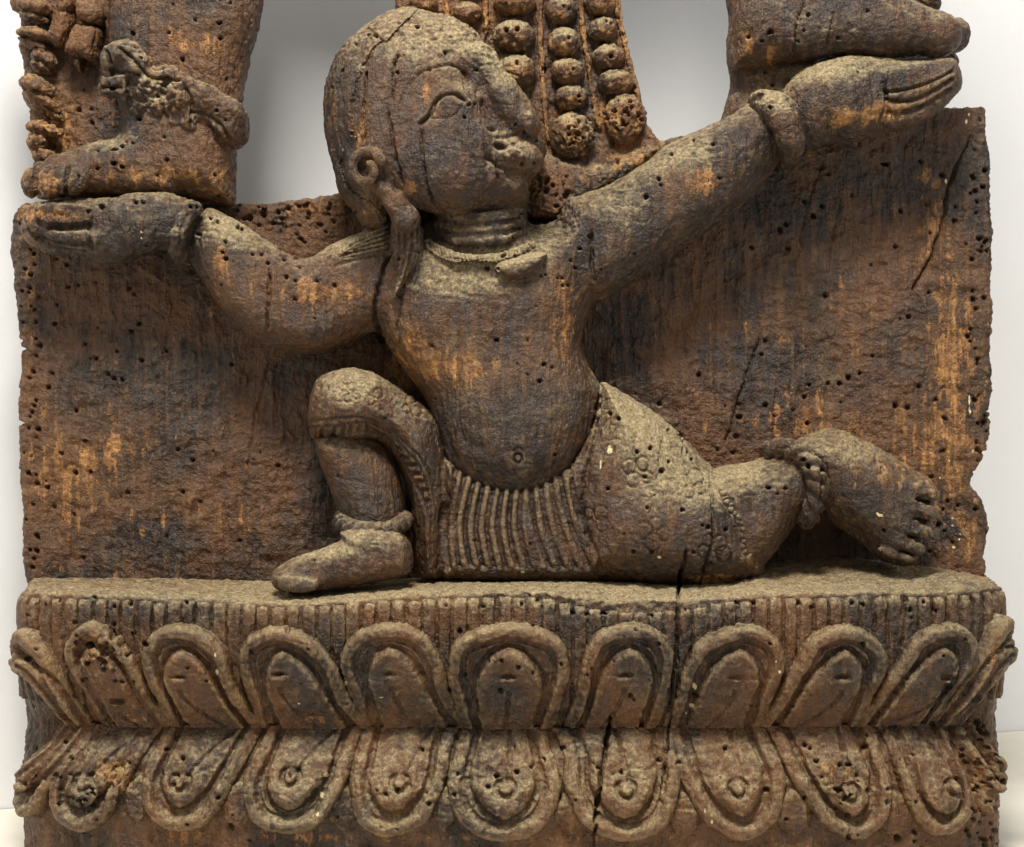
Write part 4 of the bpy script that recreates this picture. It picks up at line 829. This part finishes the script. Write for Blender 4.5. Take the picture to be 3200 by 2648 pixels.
def petal(name, outline, kind, worn=0, bulb=None, label=None):
    """outline in photo px; kind 'up' or 'down'"""
    outline = [(a, b+(95 if kind == 'up' and b > 2215 else -95 if kind == 'down' and b < 2300 else 0)) for a, b in outline]
    o = spline(np.array(outline, float), True, 8)
    so = np.array([s_of(a) for a, b in o]); yo = np.array([y_of(a, b) for a, b in o]); poly = np.stack([so, yo], 1)
    h = 4.; gs = np.arange(so.min()-12, so.max()+12, h); gy = np.arange(yo.min()-12, yo.max()+12, h)
    WL = Y4(2285); gy = gy[gy < WL+3] if kind == 'up' else gy[gy > WL-3]
    yo = np.minimum(yo, WL) if kind == 'up' else np.maximum(yo, WL)
    A, B = np.meshgrid(gs, gy, indexing='ij'); q = -poly_sdf(poly, A, B)    # q inside-positive
    ymin, ymax = yo.min(), yo.max(); v = (B-ymin)/(ymax-ymin)
    ridge = lambda c, w_: np.exp(-((q-c)/w_)**2)
    edge = np.sqrt(np.clip(1-(1-np.clip(q/16, 0, 1))**2, 0, 1))
    if kind == 'up':
        body_ = 12+40*np.clip(1-v, 0, 1)**.7
        r = body_*edge+10*ridge(26, 19)-17*sstep(38, 50, q)+7*ridge(60, 6)+14*(1-(1-np.clip(q/110, 0, 1))**2)
        qt = tongue(A, B, q, 68, +1); r -= 9*np.exp(-((qt+7)/7)**2); r += np.sqrt(np.clip(1-(1-np.clip((qt+2)/22, 0, 1))**2, 0, 1))*27-3*sstep(20, 70, qt)
    else:
        vb = v
        body_ = 8+46*np.clip(vb, 0, 1)**1.2
        r = body_*edge+11*ridge(26, 19)-24*sstep(38, 52, q)*(.4+.6*vb)+7*ridge(63, 6)+5*(1-(1-np.clip(q/110, 0, 1))**2)
        qt = tongue(A, B, q, 70, -1); r -= 8*np.exp(-((qt+8)/8)**2)
        r += np.sqrt(np.clip(1-(1-np.clip((qt+2)/44, 0, 1))**2, 0, 1))*(17+52*np.clip(vb, 0, 1)**1.6)
    r = np.where(q > 0, r, -22*np.clip(-q/5, 0, 1)-1)
    # centre of the tongue
    cs = A[q > q.max()*.9].mean(); cy = B[q > q.max()*.9].mean()
    if bulb: cs, cy = s_of(bulb[0]), y_of(*bulb)
    if kind == 'up':
        e = ((A-cs)/20)**2+((B-(cy+2))/7)**2; r -= 17*np.exp(-e**1.5)
        e = ((A-cs)/17)**2+((B-(cy+13))/7)**2; r += 6*np.exp(-e)
        bs = np.interp(1, [0, 1], [0, (so[np.argsort(yo)[-8:]]).mean()])
        if True:
            t = np.clip((B-(cy+45))/(ymax-cy-45), 0, 1); lx = cs+(bs-cs)*t**1.5
            r -= 11*np.exp(-((A-lx)/4.8)**2)*(B > cy+42)
    else:
        R_ = np.sqrt((A-cs)**2+(B-cy)**2); r += 13*np.exp(-(R_/17)**4); r -= 17*np.exp(-((R_-25)/6)**2)*sstep(cy-26, cy-12, B); r -= 4*np.exp(-((R_-23)/5)**2)*(B <= cy-8)*.3
        tops = so[np.argsort(yo)[:8]].mean(); t = np.clip((cy-B)/(cy-ymin), 0, 1); lx = cs+(tops-cs)*t**1.3
        r -= 11*np.exp(-((A-lx-14)/4.8)**2)*(B < cy-6)*sstep(60, 80, q)
    amp = rf.uniform(.85, 1.15)*(.2+.8*side(A)); Vp = place(A, B, prof(B, A)+np.where(q > 0, r*amp, r))
    V = Vp.reshape(-1, 3); Q = grid_quads(len(gs), len(gy), (q > -5))
    V, Q = compact(V, Q)
    n = np.cross(V[Q[:, 2]]-V[Q[:, 0]], V[Q[:, 3]]-V[Q[:, 1]]).sum(0); _, _, nx, nd = at_s(so.mean())
    if n[0]*nx+n[2]*nd < 0: Q = Q[:, ::-1].copy()
    sculpt(name, (V, Q), M_BASE, ped, rough=1., it=0, label=label)
UP = [  # left, upper left, tip, upper right, right, bottom right, bottom left, lower left
 [(60,2060),(70,1990),(103,1958),(145,1998),(207,2112),(269,2225),(285,2268),(190,2268),(103,2150)],
 [(212,2060),(230,1980),(295,1934),(380,1985),(432,2060),(470,2170),(540,2268),(330,2268),(250,2160)],
 [(444,2060),(480,1975),(568,1944),(660,1972),(723,2045),(745,2150),(840,2280),(560,2280),(470,2170)],
 [(744,2070),(775,1990),(870,1951),(975,1985),(1057,2070),(1090,2170),(1175,2280),(825,2280),(765,2180)],
 [(1059,2060),(1110,1975),(1222,1941),(1330,1975),(1387,2060),(1410,2160),(1485,2270),(1160,2280),(1085,2170)],
 [(1395,2086),(1430,1990),(1589,1939),(1745,1985),(1784,2081),(1770,2180),(1685,2275),(1475,2275),(1408,2190)],
 [(1812,2060),(1860,1975),(1981,1941),(2080,1985),(2112,2070),(2095,2180),(2020,2278),(1765,2278),(1795,2170)],
 [(2140,2060),(2200,1985),(2332,1944),(2425,1990),(2454,2070),(2430,2170),(2360,2280),(2090,2280),(2110,2170)],
 [(2482,2060),(2530,1980),(2639,1946),(2735,1990),(2771,2065),(2745,2170),(2665,2278),(2368,2278),(2430,2170)],
 [(2800,2060),(2850,1980),(2965,1939),(3025,1985),(3037,2070),(2995,2170),(2900,2275),(2660,2280),(2740,2170)],
 [(3040,2039),(3072,1960),(3112,1912),(3130,1960),(3128,2060),(3098,2140),(3050,2225),(2905,2278),(2990,2180)]]
UB = [None, None, (568,2108), (880,2100), (1225,2100), (1589,2108), (1950,2104), (2294,2110), (2626,2110), (2950,2112), None]
for o, b_ in zip(UP, UB): petal('upper_petal', o, 'up', bulb=b_)
LO = [
 [(181,2262),(110,2310),(62,2400),(60,2500),(88,2558),(130,2540),(172,2448),(240,2340),(320,2262)],
 [(330,2262),(220,2330),(150,2440),(165,2545),(248,2606),(340,2560),(424,2400),(470,2320),(545,2262)],
 [(555,2262),(470,2330),(431,2437),(455,2545),(548,2603),(660,2570),(740,2430),(790,2330),(850,2266)],
 [(880,2270),(790,2350),(752,2463),(790,2570),(896,2610),(1010,2575),(1080,2460),(1110,2350),(1150,2272)],
 [(1165,2272),(1100,2370),(1085,2474),(1120,2585),(1212,2623),(1320,2585),(1388,2474),(1410,2360),(1440,2272)],
 [(1500,2268),(1410,2370),(1392,2484),(1450,2595),(1568,2639),(1690,2600),(1753,2489),(1735,2370),(1655,2268)],
 [(1710,2272),(1760,2370),(1764,2474),(1830,2590),(1965,2636),(2080,2585),(2128,2474),(2130,2370),(2080,2276)],
 [(2090,2272),(2110,2380),(2150,2490),(2220,2590),(2327,2636),(2430,2570),(2461,2432),(2430,2340),(2350,2270)],
 [(2400,2270),(2440,2360),(2500,2480),(2580,2590),(2691,2628),(2775,2560),(2794,2448),(2770,2350),(2715,2270)],
 [(2745,2268),(2790,2350),(2820,2470),(2870,2580),(2949,2620),(3020,2560),(3044,2474),(3020,2370),(2952,2268)],
 [(2965,2262),(3020,2340),(3053,2422),(3056,2510),(3079,2552),(3100,2500),(3104,2430),(3085,2340),(3037,2255)],
 [(3040,2250),(3085,2320),(3112,2400),(3112,2470),(3124,2484),(3135,2430),(3128,2360),(3098,2290),(3060,2240)]]
LB = [None, (262,2440), (565,2440), (908,2425), (1250,2445), (1580,2460), (1955,2462), (2305,2460), (2650,2470), (2975,2455), None, None]
for o, b_ in zip(LO, LB): petal('lower_petal', o, 'down', bulb=b_)
for cx, cy, w_ in ((424,2578,44),(739,2598,52),(1067,2604,52),(1390,2612,40),(1785,2622,50),(2141,2630,52),(2484,2624,60),(2805,2630,56),(3060,2600,30)):
    o = [(cx-w_, cy-100), (cx-w_*.85, cy-40), (cx, cy), (cx+w_*.85, cy-40), (cx+w_, cy-100), (cx, cy-150)]
    o_ = spline(np.array(o, float), True, 6); so = np.array([s_of(a) for a, b in o_]); yo = np.array([y_of(a, b) for a, b in o_])
    gs = np.arange(so.min()-8, so.max()+8, 3.5); gy = np.arange(yo.min()-8, yo.max()+8, 3.5); A, B = np.meshgrid(gs, gy, indexing='ij')
    q = -poly_sdf(np.stack([so, yo], 1), A, B); r = np.where(q > 0, 20*np.sqrt(np.clip(1-(1-np.clip(q/34, 0, 1))**2, 0, 1)), -12*np.clip(-q/5, 0, 1))
    V, Q = compact(place(A, B, prof(B, A)+r).reshape(-1, 3), grid_quads(len(gs), len(gy), q > -5)); Q = fixq(V, Q, (0, 0, 1))
    sculpt('petal_tip', (V, Q), M_BASE, ped, it=0)
print('tris', NV[0])

# ---------------- setting
def box_sheet(name, pts, mat, label=None):
    me = bpy.data.meshes.new(name); n = len(pts)//2
    me.from_pydata([tuple(p) for p in pts], [], [tuple(range(n))[::-1], tuple(range(n, 2*n))]+[(i, (i+1) % n, n+(i+1) % n, n+i) for i in range(n)])
    me.materials.append(mat); o = bpy.data.objects.new(name, me); sc.collection.objects.link(o); o['kind'] = 'structure'; return o
# wall runs obliquely behind: nearer on the left, farther on the right
ax, ay, bx, by = -2.6, -.55, 2.6, 1.15
yl = lambda x: .115+(x+.4)*.37
x0, x1 = -2.6, 2.6
wp = [(x0, yl(x0), 0), (x1, yl(x1), 0), (x1, yl(x1), 2.6), (x0, yl(x0), 2.6)]
wall = box_sheet('wall', [(x, y+.12, z) for x, y, z in wp]+wp, M_WALL)
tb = [(-1.5, -.5), (1.5, -.5), (1.5, yl(1.5)-.002), (-1.5, yl(-1.5)-.002)]
tb = [(-.9, -.6), (1.9, -.6), (1.9, yl(1.9)-.002), (-.9, yl(-.9)-.002)]
table = box_sheet('table', [(x, y, -.04) for x, y in tb]+[(x, y, 0) for x, y in tb], M_TABLE)
